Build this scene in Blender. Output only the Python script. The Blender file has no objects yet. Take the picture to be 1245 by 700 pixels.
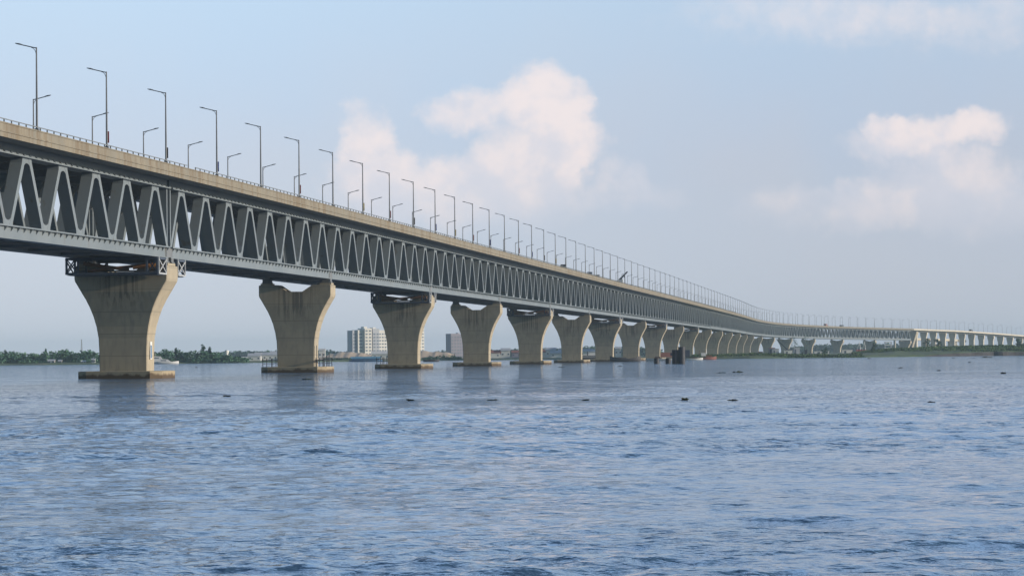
import bpy, math, random
import numpy as np
from mathutils import Vector, Matrix
sc = bpy.context.scene
col = sc.collection
R_ = math.radians
rnd = random.Random(7)

# ------------------------------------------------------------------ camera
CAM_H = 3.05
ROLL = R_(0.52)
PITCH = math.atan(81.7 / 4000.0)
cam = bpy.data.cameras.new('camera')
cam.sensor_width = 36.0
cam.lens = 36.0 * 4000.0 / 1245.0
cam.clip_start = 1.0
cam.clip_end = 60000
camo = bpy.data.objects.new('camera', cam)
col.objects.link(camo)
_f = Vector((0, math.cos(PITCH), math.sin(PITCH)))
_u = Vector((0, -math.sin(PITCH), math.cos(PITCH)))
_r = Vector((1, 0, 0))
_r2 = _r * math.cos(ROLL) - _u * math.sin(ROLL)
_u2 = _u * math.cos(ROLL) + _r * math.sin(ROLL)
M = Matrix((_r2, _u2, -_f)).transposed().to_4x4()
M.translation = Vector((0, 0, CAM_H))
camo.matrix_world = M
sc.camera = camo

# ------------------------------------------------------------------ sun, sky, exposure
SUN_EL, SUN_AZ = 11.5, 100.0          # azimuth clockwise from the viewing direction (+Y)
sun = bpy.data.lights.new('sun', 'SUN')
sun.energy = 4.5
sun.angle = R_(0.5)
sun.color = (1.0, 0.88, 0.72)
suno = bpy.data.objects.new('sun', sun)
col.objects.link(suno)
_sd = Vector((math.cos(R_(SUN_EL)) * math.sin(R_(SUN_AZ)), math.cos(R_(SUN_EL)) * math.cos(R_(SUN_AZ)), math.sin(R_(SUN_EL))))
suno.rotation_euler = _sd.to_track_quat('Z', 'Y').to_euler()
suno.location = (200, -100, 300)

sc.render.engine = 'CYCLES'
sc.cycles.use_denoising = True
sc.cycles.max_bounces = 6
sc.cycles.volume_bounces = 0
sc.view_settings.view_transform = 'Standard'
sc.view_settings.look = 'None'
sc.view_settings.exposure = 0.16
sc.view_settings.gamma = 1.0
sc.view_settings.use_curve_mapping = False

world = bpy.data.worlds.new('World')
sc.world = world
world.use_nodes = True
NT = world.node_tree
SKY_STRENGTH = 0.1


class NG:
    """tiny helper round a node tree"""
    def __init__(s, nt):
        s.nt = nt
    def n(s, t, **k):
        o = s.nt.nodes.new(t)
        for a, b in k.items():
            setattr(o, a, b)
        return o
    def set(s, sock, v):
        if hasattr(v, 'bl_idname') or isinstance(v, bpy.types.NodeSocket):
            s.nt.links.new(v, sock)
        else:
            sock.default_value = v
    def m(s, op, a, b=0.0, c=None, clamp=False):
        o = s.n('ShaderNodeMath', operation=op)
        o.use_clamp = clamp
        s.set(o.inputs[0], a)
        s.set(o.inputs[1], b)
        if c is not None:
            s.set(o.inputs[2], c)
        return o.outputs[0]
    def mix(s, f, a, b, blend='MIX'):
        o = s.n('ShaderNodeMix', data_type='RGBA', blend_type=blend)
        s.set(o.inputs[0], f)
        s.set(o.inputs[6], a)
        s.set(o.inputs[7], b)
        return o.outputs[2]
    def smooth(s, v, lo, hi, a=0.0, b=1.0):
        o = s.n('ShaderNodeMapRange', interpolation_type='SMOOTHSTEP')
        s.set(o.inputs[0], v)
        for i, q in enumerate((lo, hi, a, b)):
            o.inputs[i + 1].default_value = q
        return o.outputs[0]
    def noise(s, vec, scale, detail=4.0, rough=0.55, dim='3D'):
        o = s.n('ShaderNodeTexNoise', noise_dimensions=dim)
        if vec is not None:
            s.set(o.inputs['Vector'], vec)
        o.inputs['Scale'].default_value = scale
        o.inputs['Detail'].default_value = detail
        o.inputs['Roughness'].default_value = rough
        return o
    def mapping(s, vec, scale=(1, 1, 1), loc=(0, 0, 0), rot=(0, 0, 0)):
        o = s.n('ShaderNodeMapping')
        s.set(o.inputs[0], vec)
        o.inputs[1].default_value = loc
        o.inputs[2].default_value = rot
        o.inputs[3].default_value = scale
        return o.outputs[0]


def yhor(x):
    return 437.4 - 0.0091 * x


g = NG(NT)
bg = NT.nodes['Background']
sky = g.n('ShaderNodeTexSky', sky_type='NISHITA')
sky.sun_disc = False
sky.sun_elevation = R_(SUN_EL)
sky.sun_rotation = R_(SUN_AZ)
sky.altitude = 0
sky.air_density = 1.0
sky.dust_density = 0.25
sky.ozone_density = 2.5
tc = g.n('ShaderNodeTexCoord')
sx = g.n('ShaderNodeSeparateXYZ')
NT.links.new(tc.outputs['Generated'], sx.inputs[0])
az = g.m('ARCTAN2', sx.outputs[0], sx.outputs[1])
el = g.m('ARCSINE', sx.outputs[2])
U = g.m('MULTIPLY', az, 40.0)          # 1 unit = 1/40 rad of the sky dome
V = g.m('MULTIPLY', el, 40.0)
cv = g.n('ShaderNodeCombineXYZ')
g.set(cv.inputs[0], U)
g.set(cv.inputs[1], V)
wn = g.noise(cv.outputs[0], 1.6, 5.0, 0.6)
wsep = g.n('ShaderNodeSeparateXYZ')
NT.links.new(wn.outputs['Color'], wsep.inputs[0])
Uw = g.m('ADD', U, g.m('MULTIPLY', g.m('SUBTRACT', wsep.outputs[0], 0.5), 0.75))
Vw = g.m('ADD', V, g.m('MULTIPLY', g.m('SUBTRACT', wsep.outputs[1], 0.5), 0.75))
# cumulus heads: azimuth, elevation, half-sizes (units of 1/40 rad), strength
CLOUDS = [
    (0.33, 3.12, .50, .34, 1.0), (0.58, 2.55, .40, .50, .95), (0.20, 2.55, .60, .65, .62), (-.66, 2.98, .48, .26, .85),
    (0.80, 2.95, .22, .30, .7), (0.0, 2.00, .95, .50, .75), (-.55, 1.90, .75, .50, .70), (-1.78, 2.55, .36, .42, .95), (-1.70, 2.05, .55, .55, .85),
    (-1.05, 2.0, .6, .5, .6), (0.92, 2.60, .28, .22, .75), (1.35, 2.25, .24, .22, .55), (1.55, 1.92, .60, .22, .5),
    (4.55, 2.68, .26, .24, 1.0), (5.05, 2.62, .42, .28, 1.0), (5.60, 2.70, .40, .24, .95), (4.3, 2.45, .4, .2, .5), (5.2, 2.3, .9, .3, .45),
    (3.9, 1.76, 1.2, .26, .60), (4.7, 1.65, .7, .2, .5), (5.4, 1.85, 1.2, .40, .62), (6.0, 1.65, 1.2, .4, .55),
    (3.4, 4.0, 1.6, .36, .30), (5.6, 3.85, 1.6, .34, .32), (4.6, 4.25, 2.4, .36, .30),
    (-4.0, 5.6, 2.5, .8, .4), (2.0, 7.5, 3.5, 1.0, .5), (-5.0, 9.5, 4.0, 1.2, .4), (5.5, 11.0, 4.0, 1.5, .5), (-1.0, 14.0, 5.0, 1.5, .45),
]
acc = None
for (cu, cvv, ru, rv, st) in CLOUDS:
    a = g.m('POWER', g.m('ABSOLUTE', g.m('MULTIPLY', g.m('SUBTRACT', Uw, cu), 1 / (ru * 1.35))), 2.0)
    b = g.m('POWER', g.m('ABSOLUTE', g.m('MULTIPLY', g.m('SUBTRACT', Vw, cvv), 1 / (rv * 1.35))), 2.0)
    d = g.m('SUBTRACT', 1.0, g.m('ADD', a, b), clamp=True)
    d = g.m('MULTIPLY', d, st)
    acc = d if acc is None else g.m('ADD', acc, g.m('MULTIPLY', d, g.m('SUBTRACT', 1.0, acc)))
fn = g.noise(cv.outputs[0], 3.4, 9.0, 0.62)
fb = g.m('ADD', acc, g.m('MULTIPLY', g.m('SUBTRACT', fn.outputs['Fac'], 0.5), 0.55))
cmask = g.smooth(fb, 0.08, 1.0)
cmask = g.m('MULTIPLY', cmask, g.m('MULTIPLY', acc, 4.0, clamp=True))
cmask = g.m('MULTIPLY', cmask, g.smooth(V, 1.2, 2.4, 0.25, 1.0))
# veil: pale lilac low haze, fading up
veil = g.smooth(el, 0.22, 0.62, 0.95, 0.06)
vn = g.noise(cv.outputs[0], 0.35, 3.0, 0.5)
vcol = g.mix(g.smooth(vn.outputs['Fac'], 0.3, 0.7), (4.9, 5.9, 7.5, 1), (5.3, 5.9, 7.1, 1))
vlow = g.mix(g.smooth(el, 0.0, 0.085), (5.35, 5.85, 6.75, 1), vcol)
vup = g.mix(g.smooth(el, 0.05, 0.13), vlow, (4.9, 6.5, 8.4, 1))
vlr = g.smooth(az, -.16, .16)
vup = g.mix(vlr, g.mix(1.0, vup, (1.06, 1.06, 1.04, 1), 'MULTIPLY'), g.mix(1.0, vup, (.90, .885, .88, 1), 'MULTIPLY'))
vup = g.mix(g.smooth(el, 0.10, 0.26), vup, (4.3, 7.3, 12.2, 1))
veil = g.m('MULTIPLY', veil, g.smooth(g.m('ABSOLUTE', az), .5, 1.3, 1.0, 0.0))
base = g.mix(veil, sky.outputs[0], vup)
cn = g.noise(cv.outputs[0], 1.5, 4.0, 0.5)
ccol = g.mix(g.smooth(g.m('ADD', cn.outputs['Fac'], g.m('MULTIPLY', g.m('SUBTRACT', V, 2.2), .12)), 0.38, 0.62), (7.0, 6.75, 7.2, 1), (9.2, 7.9, 7.5, 1))
final = g.mix(g.m('MULTIPLY', cmask, 0.74), base, ccol)
NT.links.new(final, bg.inputs[0])
bg.inputs[1].default_value = SKY_STRENGTH


# ------------------------------------------------------------------ materials
MATS = {}


def material(name, fn_=None, base=(.5, .5, .5), rough=.7, metal=0.0):
    if name in MATS:
        return MATS[name]
    m = bpy.data.materials.new(name)
    m.use_nodes = True
    p = m.node_tree.nodes['Principled BSDF']
    p.inputs['Base Color'].default_value = (*base, 1)
    p.inputs['Roughness'].default_value = rough
    p.inputs['Metallic'].default_value = metal
    if fn_:
        fn_(NG(m.node_tree), p)
    MATS[name] = m
    return m


def own_coords(h):
    """object coordinates, shifted by a random amount for every object so that no two copies weather alike"""
    t = h.n('ShaderNodeTexCoord')
    oi = h.n('ShaderNodeObjectInfo')
    a = h.n('ShaderNodeVectorMath', operation='ADD')
    h.set(a.inputs[0], t.outputs['Object'])
    c = h.n('ShaderNodeCombineXYZ')
    for i, q in enumerate((97.0, 61.0, 0.0)):
        h.set(c.inputs[i], h.m('MULTIPLY', oi.outputs['Random'], q))
    h.set(a.inputs[1], c.outputs[0])
    return t.outputs['Object'], a.outputs[0], oi.outputs['Random']


def varied(c1, c2, scale, detail=5, stretch=(1, 1, 1), rough=.75, spots=None, bump=0.0, tint=0.0):
    def f(h, p):
        o0, oc, rand = own_coords(h)
        v = h.mapping(oc, stretch)
        nz = h.noise(v, scale, detail)
        c = h.mix(h.smooth(nz.outputs['Fac'], .32, .68), (*c1, 1), (*c2, 1))
        if spots:
            n2 = h.noise(h.mapping(oc, spots[3]), spots[1], 4)
            c = h.mix(h.smooth(n2.outputs['Fac'], spots[2], spots[2] + .16), c, (*spots[0], 1))
        if tint:
            hs = h.n('ShaderNodeHueSaturation')
            h.set(hs.inputs['Value'], h.m('ADD', 1 - tint, h.m('MULTIPLY', rand, 2 * tint)))
            h.set(hs.inputs['Color'], c)
            c = hs.outputs[0]
        h.set(p.inputs['Base Color'], c)
        p.inputs['Roughness'].default_value = rough
        if bump:
            b = h.n('ShaderNodeBump')
            b.inputs['Strength'].default_value = bump
            h.set(b.inputs['Height'], nz.outputs['Fac'])
            h.set(p.inputs['Normal'], b.outputs[0])
    return f


def fascia_mat(h, p):
    o0, o, rand = own_coords(h)
    n1 = h.noise(h.mapping(o, (1, 1, 1)), .22, 5)
    st = h.noise(h.mapping(o, (1, 1, .12)), .42, 6, .7)
    st2 = h.noise(h.mapping(o, (1, 1, .03)), 2.3, 3, .6)
    c = h.mix(h.smooth(n1.outputs['Fac'], .3, .7), (.235, .210, .163, 1), (.195, .182, .152, 1))
    c = h.mix(h.smooth(st.outputs['Fac'], .47, .63), c, (.165, .13, .088, 1))
    c = h.mix(h.smooth(st2.outputs['Fac'], .54, .68), c, (.185, .15, .105, 1))
    h.set(p.inputs['Base Color'], c)
    p.inputs['Roughness'].default_value = .85


def pier_mat(h, p):
    o0, o, rand = own_coords(h)
    s = h.n('ShaderNodeSeparateXYZ')
    h.set(s.inputs[0], o0)
    n1 = h.noise(o, .35, 6, .6)
    n3 = h.noise(h.mapping(o, (1, 1, .25)), 1.3, 5, .6)
    c = h.mix(h.smooth(n1.outputs['Fac'], .3, .7), (.34, .292, .218, 1), (.415, .357, .265, 1))
    c = h.mix(h.smooth(n3.outputs['Fac'], .45, .75), c, (.28, .25, .20, 1))
    # lift joints of the formwork every 3.4 m, thin and uneven
    fr = h.m('FRACT', h.m('MULTIPLY', s.outputs[2], 1 / 3.4))
    ln = h.m('LESS_THAN', fr, .045)
    c = h.mix(h.m('MULTIPLY', ln, .6), c, (.20, .18, .145, 1))
    # lifts have slightly different colour
    wn_ = h.n('ShaderNodeTexWhiteNoise', noise_dimensions='1D')
    h.set(wn_.inputs['W'], h.m('ADD', h.m('FLOOR', h.m('MULTIPLY', s.outputs[2], 1 / 3.4)), h.m('MULTIPLY', rand, 37.3)))
    c = h.mix(h.m('MULTIPLY', wn_.outputs['Value'], .30), c, (.28, .26, .21, 1))
    # run-off stains under the notch
    st = h.noise(h.mapping(o, (1, 1, .03)), 1.9, 4, .6)
    up = h.smooth(s.outputs[2], 9.3, 13.5)
    mid = h.smooth(h.m('ABSOLUTE', s.outputs[0]), 5.0, 1.5)
    k = h.m('MULTIPLY', h.m('MULTIPLY', up, mid), h.smooth(st.outputs['Fac'], .44, .58))
    c = h.mix(h.m('MULTIPLY', k, .75), c, (.105, .095, .085, 1))
    h.set(p.inputs['Base Color'], c)
    p.inputs['Roughness'].default_value = .9


def cap_mat(h, p):
    o0, o, rand = own_coords(h)
    s = h.n('ShaderNodeSeparateXYZ')
    h.set(s.inputs[0], o0)
    n1 = h.noise(o, .6, 6, .65)
    n2 = h.noise(h.mapping(o, (1, 1, .4)), .8, 5, .65)
    c = h.mix(h.smooth(n1.outputs['Fac'], .3, .7), (.36, .29, .19, 1), (.29, .25, .18, 1))
    lv = h.m('ADD', s.outputs[2], h.m('MULTIPLY', n2.outputs['Fac'], -1.7))
    c = h.mix(h.smooth(lv, .0, -.45), c, (.085, .055, .03, 1))
    h.set(p.inputs['Base Color'], c)
    p.inputs['Roughness'].default_value = .8


fascia = material('weathered_concrete', fascia_mat)
pierm = material('pier_concrete', pier_mat)
capm = material('cap_concrete', cap_mat)
slabm = material('slab_concrete', varied((.20, .20, .19), (.25, .245, .23), .3))
asphalt = material('asphalt', varied((.05, .05, .05), (.065, .064, .062), .4))
steel = material('grey_bridge_paint', varied((.152, .183, .208), (.178, .207, .230), .12, 5, rough=.5, tint=.08, spots=((.135, .125, .11), .7, .60, (1, 1, .12))))
darksteel = material('dark_bridge_paint', varied((.14, .15, .16), (.19, .20, .21), .3, rough=.5))
lampm = material('lamp_steel', varied((.13, .14, .16), (.17, .18, .20), .8, rough=.45))
lampw = material('lamp_glass', base=(.55, .57, .6), rough=.25)
railm = material('rail_steel', varied((.16, .18, .20), (.21, .23, .25), .6, rough=.5))
gantry = material('gantry_steel', varied((.045, .06, .095), (.07, .09, .13), .8, rough=.5))
gantryl = material('gantry_brace', varied((.40, .42, .45), (.48, .5, .52), .8, rough=.5))
orange = material('orange_paint', varied((.42, .19, .05), (.30, .13, .045), .9, rough=.6))
rust = material('rusty_steel', varied((.13, .06, .035), (.20, .09, .045), .9, rough=.75))
white = material('white_paint', varied((.74, .74, .72), (.66, .66, .65), .5, rough=.5))
cream = material('cream_wall', varied((.78, .75, .70), (.70, .68, .64), .08, rough=.8))
greyw = material('grey_wall', varied((.42, .44, .50), (.48, .50, .54), .08, rough=.8))
mauvew = material('mauve_wall', varied((.27, .25, .31), (.32, .30, .35), .08, rough=.8))
glassm = material('window_glass', base=(.07, .10, .15), rough=.15)
glassf = material('hazed_glass', base=(.17, .21, .27), rough=.3)  # window glass of the far towers, distance haze mixed into its colour
wood = material('dark_wood', varied((.035, .035, .045), (.06, .055, .06), .6, rough=.6))
blueh = material('blue_hull', varied((.04, .12, .26), (.05, .15, .30), .5, rough=.5))
bluet = material('blue_sheet', varied((.10, .28, .42), (.14, .34, .47), .4, rough=.5))
redm = material('red_paint', varied((.42, .05, .05), (.34, .05, .05), .5, rough=.55))
tinm = material('tin_roof', varied((.42, .44, .48), (.55, .56, .58), .25, rough=.45))
redroof = material('red_roof', varied((.33, .13, .10), (.26, .11, .09), .3, rough=.8))
pilem = material('pile_steel', varied((.010, .013, .026), (.020, .024, .04), .7, rough=.6))
yellow = material('yellow_paint', varied((.7, .5, .06), (.6, .42, .06), .5, rough=.5))
bannerb = material('blue_banner', varied((.03, .06, .32), (.04, .08, .38), 1, rough=.7))
bannerd = material('dark_banner', varied((.02, .02, .03), (.04, .035, .04), 1, rough=.7))
leafm = material('foliage', varied((.042, .130, .080), (.080, .170, .092), .22, 5, rough=.8))
leafd = material('dark_foliage', varied((.022, .080, .058), (.045, .110, .068), .22, 5, rough=.8))
bushm = material('bank_bush', varied((.045, .105, .030), (.085, .145, .042), .15, 5, rough=.85))
trunkm = material('bark', varied((.09, .07, .05), (.13, .10, .075), .8, rough=.9))
sandm = material('sand', varied((.50, .38, .27), (.56, .44, .32), .012, 6, rough=.95))
weedm = material('floating_weed', varied((.012, .02, .012), (.03, .045, .018), 2.0, 4, rough=.7))


def land_mat(h, p):
    t = h.n('ShaderNodeTexCoord')
    o = t.outputs['Object']
    ge = h.n('ShaderNodeNewGeometry')
    sn = h.n('ShaderNodeSeparateXYZ')
    h.set(sn.inputs[0], ge.outputs['Normal'])
    n1 = h.noise(h.mapping(o, (1, .3, 1)), .02, 7, .65)
    n2 = h.noise(o, .25, 6, .65)
    c = h.mix(h.smooth(n2.outputs['Fac'], .3, .7), (.035, .075, .022, 1), (.085, .12, .035, 1))
    c = h.mix(h.smooth(n1.outputs['Fac'], .56, .66), c, (.16, .15, .075, 1))
    mud = h.mix(h.smooth(n2.outputs['Fac'], .3, .7), (.032, .032, .038, 1), (.052, .048, .05, 1))
    c = h.mix(h.smooth(sn.outputs[2], .78, .5), c, mud)
    h.set(p.inputs['Base Color'], c)
    p.inputs['Roughness'].default_value = .95


landm = material('riverbank_ground', land_mat)


def water_mat(h, p):
    ge = h.n('ShaderNodeNewGeometry')
    pos = ge.outputs['Position']
    p.inputs['Base Color'].default_value = (.06, .125, .215, 1)  # reflected sky blue put into the base colour; the river itself is silty brown
    p.inputs['Roughness'].default_value = .06
    sz = h.n('ShaderNodeSeparateXYZ')
    h.set(sz.inputs[0], pos)
    h.set(p.inputs['Base Color'], h.mix(h.smooth(sz.outputs[2], .07, .17), (.06, .125, .215, 1), (.13, .085, .04, 1)))     # silt shows in the thin crests
    p.inputs['IOR'].default_value = 1.333
    n1 = h.noise(h.mapping(pos, (1.0, 1.0, .2), rot=(0, 0, R_(20))), 1.6, 4, .55)
    n2 = h.noise(h.mapping(pos, (.7, 1.0, .2), rot=(0, 0, R_(-25))), 4.5, 3, .55)
    n3 = h.noise(h.mapping(pos, (.012, .035, .0)), 1.0, 5, .6)     # gusts: rougher and smoother patches
    n5 = h.noise(h.mapping(pos, (.10, .05, .0)), 1.0, 6, .65)     # cat's-paws a few metres across
    pt = h.m('MULTIPLY', h.m('ADD', n3.outputs['Fac'], n5.outputs['Fac']), .5)
    k = h.smooth(pt, .38, .62, .45, 1.25)
    hh = h.m('ADD', h.m('MULTIPLY', n1.outputs['Fac'], .11), h.m('MULTIPLY', n2.outputs['Fac'], .045))
    spos = h.n('ShaderNodeSeparateXYZ')
    h.set(spos.inputs[0], pos)
    k = h.m('MULTIPLY', k, h.smooth(spos.outputs[1], 120, 520, 1.0, 2.6))     # the main channel under the bridge runs rougher
    hh = h.m('MULTIPLY', hh, k)
    b = h.n('ShaderNodeBump')
    b.inputs['Strength'].default_value = 1.0
    b.inputs['Distance'].default_value = 1.0
    h.set(b.inputs['Height'], hh)
    # ripples finer than the mesh: slopes read straight from a noise
    n4 = h.noise(h.mapping(pos, (1.0, 1.25, .2)), 3.2, 3, .6)
    a = h.m('MULTIPLY', h.smooth(pt, .38, .62, .30, 1.7), h.smooth(spos.outputs[1], 60, 420, .6, 3.0))
    sl = h.n('ShaderNodeVectorMath', operation='SUBTRACT')
    h.set(sl.inputs[0], n4.outputs['Color'])
    sl.inputs[1].default_value = (.5, .5, .5)
    sl2 = h.n('ShaderNodeVectorMath', operation='MULTIPLY')
    h.set(sl2.inputs[0], sl.outputs[0])
    sl2.inputs[1].default_value = (.75, 1.0, 0)
    sl3 = h.n('ShaderNodeVectorMath', operation='SCALE')
    h.set(sl3.inputs[0], sl2.outputs[0])
    h.set(sl3.inputs['Scale'], a)
    ad = h.n('ShaderNodeVectorMath', operation='ADD')
    h.set(ad.inputs[0], b.outputs[0])
    h.set(ad.inputs[1], sl3.outputs[0])
    nn = h.n('ShaderNodeVectorMath', operation='NORMALIZE')
    h.set(nn.inputs[0], ad.outputs[0])
    h.set(p.inputs['Normal'], nn.outputs[0])


waterm = material('river_water', water_mat)


# ------------------------------------------------------------------ mesh helpers
class MB:
    def __init__(s):
        s.v, s.f = [], []
    def add(s, vs, fs):
        k = len(s.v)
        s.v += [tuple(map(float, q)) for q in vs]
        s.f += [tuple(i + k for i in q) for q in fs]
        return s
    def box(s, c, d, rz=0.0):
        x, y, z = [q / 2 for q in d]
        ca, sa = math.cos(rz), math.sin(rz)
        vs = []
        for a in (-x, x):
            for b in (-y, y):
                for e in (-z, z):
                    vs.append((c[0] + a * ca - b * sa, c[1] + a * sa + b * ca, c[2] + e))
        return s.add(vs, [(0, 1, 3, 2), (4, 6, 7, 5), (0, 4, 5, 1), (2, 3, 7, 6), (0, 2, 6, 4), (1, 5, 7, 3)])
    def bar(s, a, b, w, h=None, r2=None):
        """square bar from a to b"""
        h = h or w
        a, b = Vector(a), Vector(b)
        d = (b - a).normalized()
        up = Vector((0, 0, 1)) if abs(d.z) < .9 else Vector((0, 1, 0))
        e1 = d.cross(up).normalized()
        e2 = d.cross(e1)
        vs = []
        for q, k in ((a, 1.0), (b, r2 or 1.0)):
            for i, j in ((-1, -1), (1, -1), (1, 1), (-1, 1)):
                vs.append(q + e1 * (i * w / 2 * k) + e2 * (j * h / 2 * k))
        return s.add(vs, [(0, 1, 2, 3), (7, 6, 5, 4), (0, 4, 5, 1), (1, 5, 6, 2), (2, 6, 7, 3), (3, 7, 4, 0)])
    def tube(s, a, b, r1, r2=None, n=10):
        r2 = r1 if r2 is None else r2
        a, b = Vector(a), Vector(b)
        d = (b - a).normalized()
        up = Vector((0, 0, 1)) if abs(d.z) < .9 else Vector((0, 1, 0))
        e1 = d.cross(up).normalized()
        e2 = d.cross(e1)
        vs = []
        for q, r in ((a, r1), (b, r2)):
            for i in range(n):
                t = 2 * math.pi * i / n
                vs.append(q + e1 * (r * math.cos(t)) + e2 * (r * math.sin(t)))
        fs = [(i, (i + 1) % n, n + (i + 1) % n, n + i) for i in range(n)]
        fs += [tuple(range(n))[::-1], tuple(range(n, 2 * n))]
        return s.add(vs, fs)
    def prism(s, poly, axis, a, b):
        """2-D polygon (counter-clockwise or not) extruded along an axis: 'x','y','z'"""
        n = len(poly)
        vs = []
        for t in (a, b):
            for (p, q) in poly:
                vs.append({'x': (t, p, q), 'y': (p, t, q), 'z': (p, q, t)}[axis])
        fs = [(i, (i + 1) % n, n + (i + 1) % n, n + i) for i in range(n)]
        fs += [tuple(range(n))[::-1], tuple(range(n, 2 * n))]
        return s.add(vs, fs)
    def loft(s, rings, cap=True):
        n = len(rings[0])
        vs = [q for r in rings for q in r]
        fs = []
        for k in range(len(rings) - 1):
            for i in range(n):
                j = (i + 1) % n
                fs.append((k * n + i, k * n + j, (k + 1) * n + j, (k + 1) * n + i))
        if cap:
            fs += [tuple(range(n))[::-1], tuple(range((len(rings) - 1) * n, len(rings) * n))]
        return s.add(vs, fs)
    def build(s, name, mat, parent=None, origin=None, fix=True, smooth=False):
        me = bpy.data.meshes.new(name)
        vs = s.v
        if origin is not None:
            ox, oy, oz = origin
            vs = [(a - ox, b - oy, c - oz) for a, b, c in vs]
        me.from_pydata(vs, [], s.f)
        if fix:
            import bmesh
            bm = bmesh.new()
            bm.from_mesh(me)
            bmesh.ops.recalc_face_normals(bm, faces=bm.faces)
            bm.to_mesh(me)
            bm.free()
        if smooth:
            me.polygons.foreach_set('use_smooth', [True] * len(me.polygons))
        me.materials.append(mat)
        o = bpy.data.objects.new(name, me)
        col.objects.link(o)
        if parent is not None:
            o.parent = parent
        elif origin is not None:
            o.location = origin
        return o


def tag(o, label=None, cat=None, group=None, kind=None):
    if label:
        o['label'] = label
    if cat:
        o['category'] = cat
    if group:
        o['group'] = group
    if kind:
        o['kind'] = kind
    return o


def empty(name, loc, rz=0.0, label=None, cat=None, group=None):
    o = bpy.data.objects.new(name, None)
    o.empty_display_size = 1.0
    o.location = loc
    o.rotation_euler = (0, 0, rz)
    col.objects.link(o)
    return tag(o, label, cat, group)


def copy_tree(o, parent=None):
    c = o.copy()
    col.objects.link(c)
    if parent is not None:
        c.parent = parent
    for ch in list(o.children):
        copy_tree(ch, c)
    return c


def on_water(px, py, z=0.0):
    """the spot on the river seen at photo pixel (px, py)"""
    d = CAM_H * 4000.0 / (py - yhor(px))
    return Vector(((px - 622.5) / 4000.0 * d, d, z))


def at(px, Y, z=0.0):
    return Vector(((px - 622.5) / 4000.0 * Y, Y, z))


def zpix(px, py, Y):
    return CAM_H + (yhor(px) - py) * Y / 4000.0


# ------------------------------------------------------------------ bridge alignment
HEAD = [6.578, 6.512, 6.322, 6.218, 6.263, 6.331, 6.358, 6.37, 6.374, 6.375, 6.38, 6.415, 6.466, 6.463, 6.345, 6.152, 6.104, 6.555,
        7.814, 9.946, 12.719, 15.749, 18.68, 21.295, 23.511, 25.307, 26.674, 27.61, 28.117]
_hs = 350 + 150.0 * np.arange(len(HEAD))
_s = np.arange(0, 4600, 5.0)
_th = np.radians(np.interp(_s, _hs, HEAD))
_tm = (_th[1:] + _th[:-1]) / 2
_th0 = R_(6.578)
_X = np.concatenate([[0], np.cumsum(np.sin(_tm) * 5)]) - 118.6 * math.cos(_th0)
_Y = np.concatenate([[0], np.cumsum(np.cos(_tm) * 5)]) + 118.6 * math.sin(_th0)
S0, SPAN = 500.1, 150.0
_dzs = [300, 400, 500, 950, 1400, 1757, 2132, 2600, 3050, 3500, 3950, 4130, 4280, 4400, 4600]
_dzv = [-.5, -.3, -.1, .12, .3, .55, .6, .55, .2, -.8, -2.1, -3.6, -6.4, -9.4, -14.0]


def dz(s):
    return float(np.interp(s, _dzs, _dzv))


WSH = 0.0          # sideways shift of the piece being built (the trusses sit a little off the deck's centre line)


def P(s, w, z=0.0, grade=True):
    w = w + WSH
    x = float(np.interp(s, _s, _X))
    y = float(np.interp(s, _s, _Y))
    t = float(np.interp(s, _s, _th))
    return Vector((x + w * math.cos(t), y - w * math.sin(t), z + (dz(s) if grade else 0.0)))


def heading(s):
    return float(np.interp(s, _s, _th))


def sweep(mb, prof, a, b, n):
    """profile of (w, z) points swept along the alignment"""
    rings = []
    for i in range(n + 1):
        s = a + (b - a) * i / n
        rings.append([P(s, w, z) for w, z in prof])
    return mb.loft(rings)


def plate(mb, poly, w0, w1):
    """polygon of (s, z) points in a truss plane, from offset w0 to w1"""
    n = len(poly)
    vs = [P(s, w0, z) for s, z in poly] + [P(s, w1, z) for s, z in poly]
    fs = [(i, (i + 1) % n, n + (i + 1) % n, n + i) for i in range(n)]
    fs += [tuple(range(n))[::-1], tuple(range(n, 2 * n))]
    return mb.add(vs, fs)


def rect(w0, w1, z0, z1):
    return [(w0, z0), (w1, z0), (w1, z1), (w0, z1)]


ORD = ['zeroth', 'first', 'second', 'third', 'fourth', 'fifth', 'sixth', 'seventh', 'eighth', 'ninth', 'tenth', 'eleventh', 'twelfth', 'thirteenth',
       'fourteenth', 'fifteenth', 'sixteenth', 'seventeenth', 'eighteenth', 'nineteenth', 'twentieth', 'twenty-first', 'twenty-second', 'twenty-third', 'twenty-fourth']

# levels above the river at the first pier
Z_LB, Z_LT = 18.8, 20.4          # lower chord
Z_UB, Z_UT = 29.35, 30.78        # upper chord
Z_FB, Z_PT = 30.55, 32.38         # underside of slab edge, top of parapet
W_OUT, W_IN = 7.6, 6.0          # truss plane
W_DECK = 11.3
NODE, PANEL = 1.35, 18.75
LEG = 1.3                       # horizontal width of a diagonal
EXPANSION = (1, 7, 13, 19)


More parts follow.
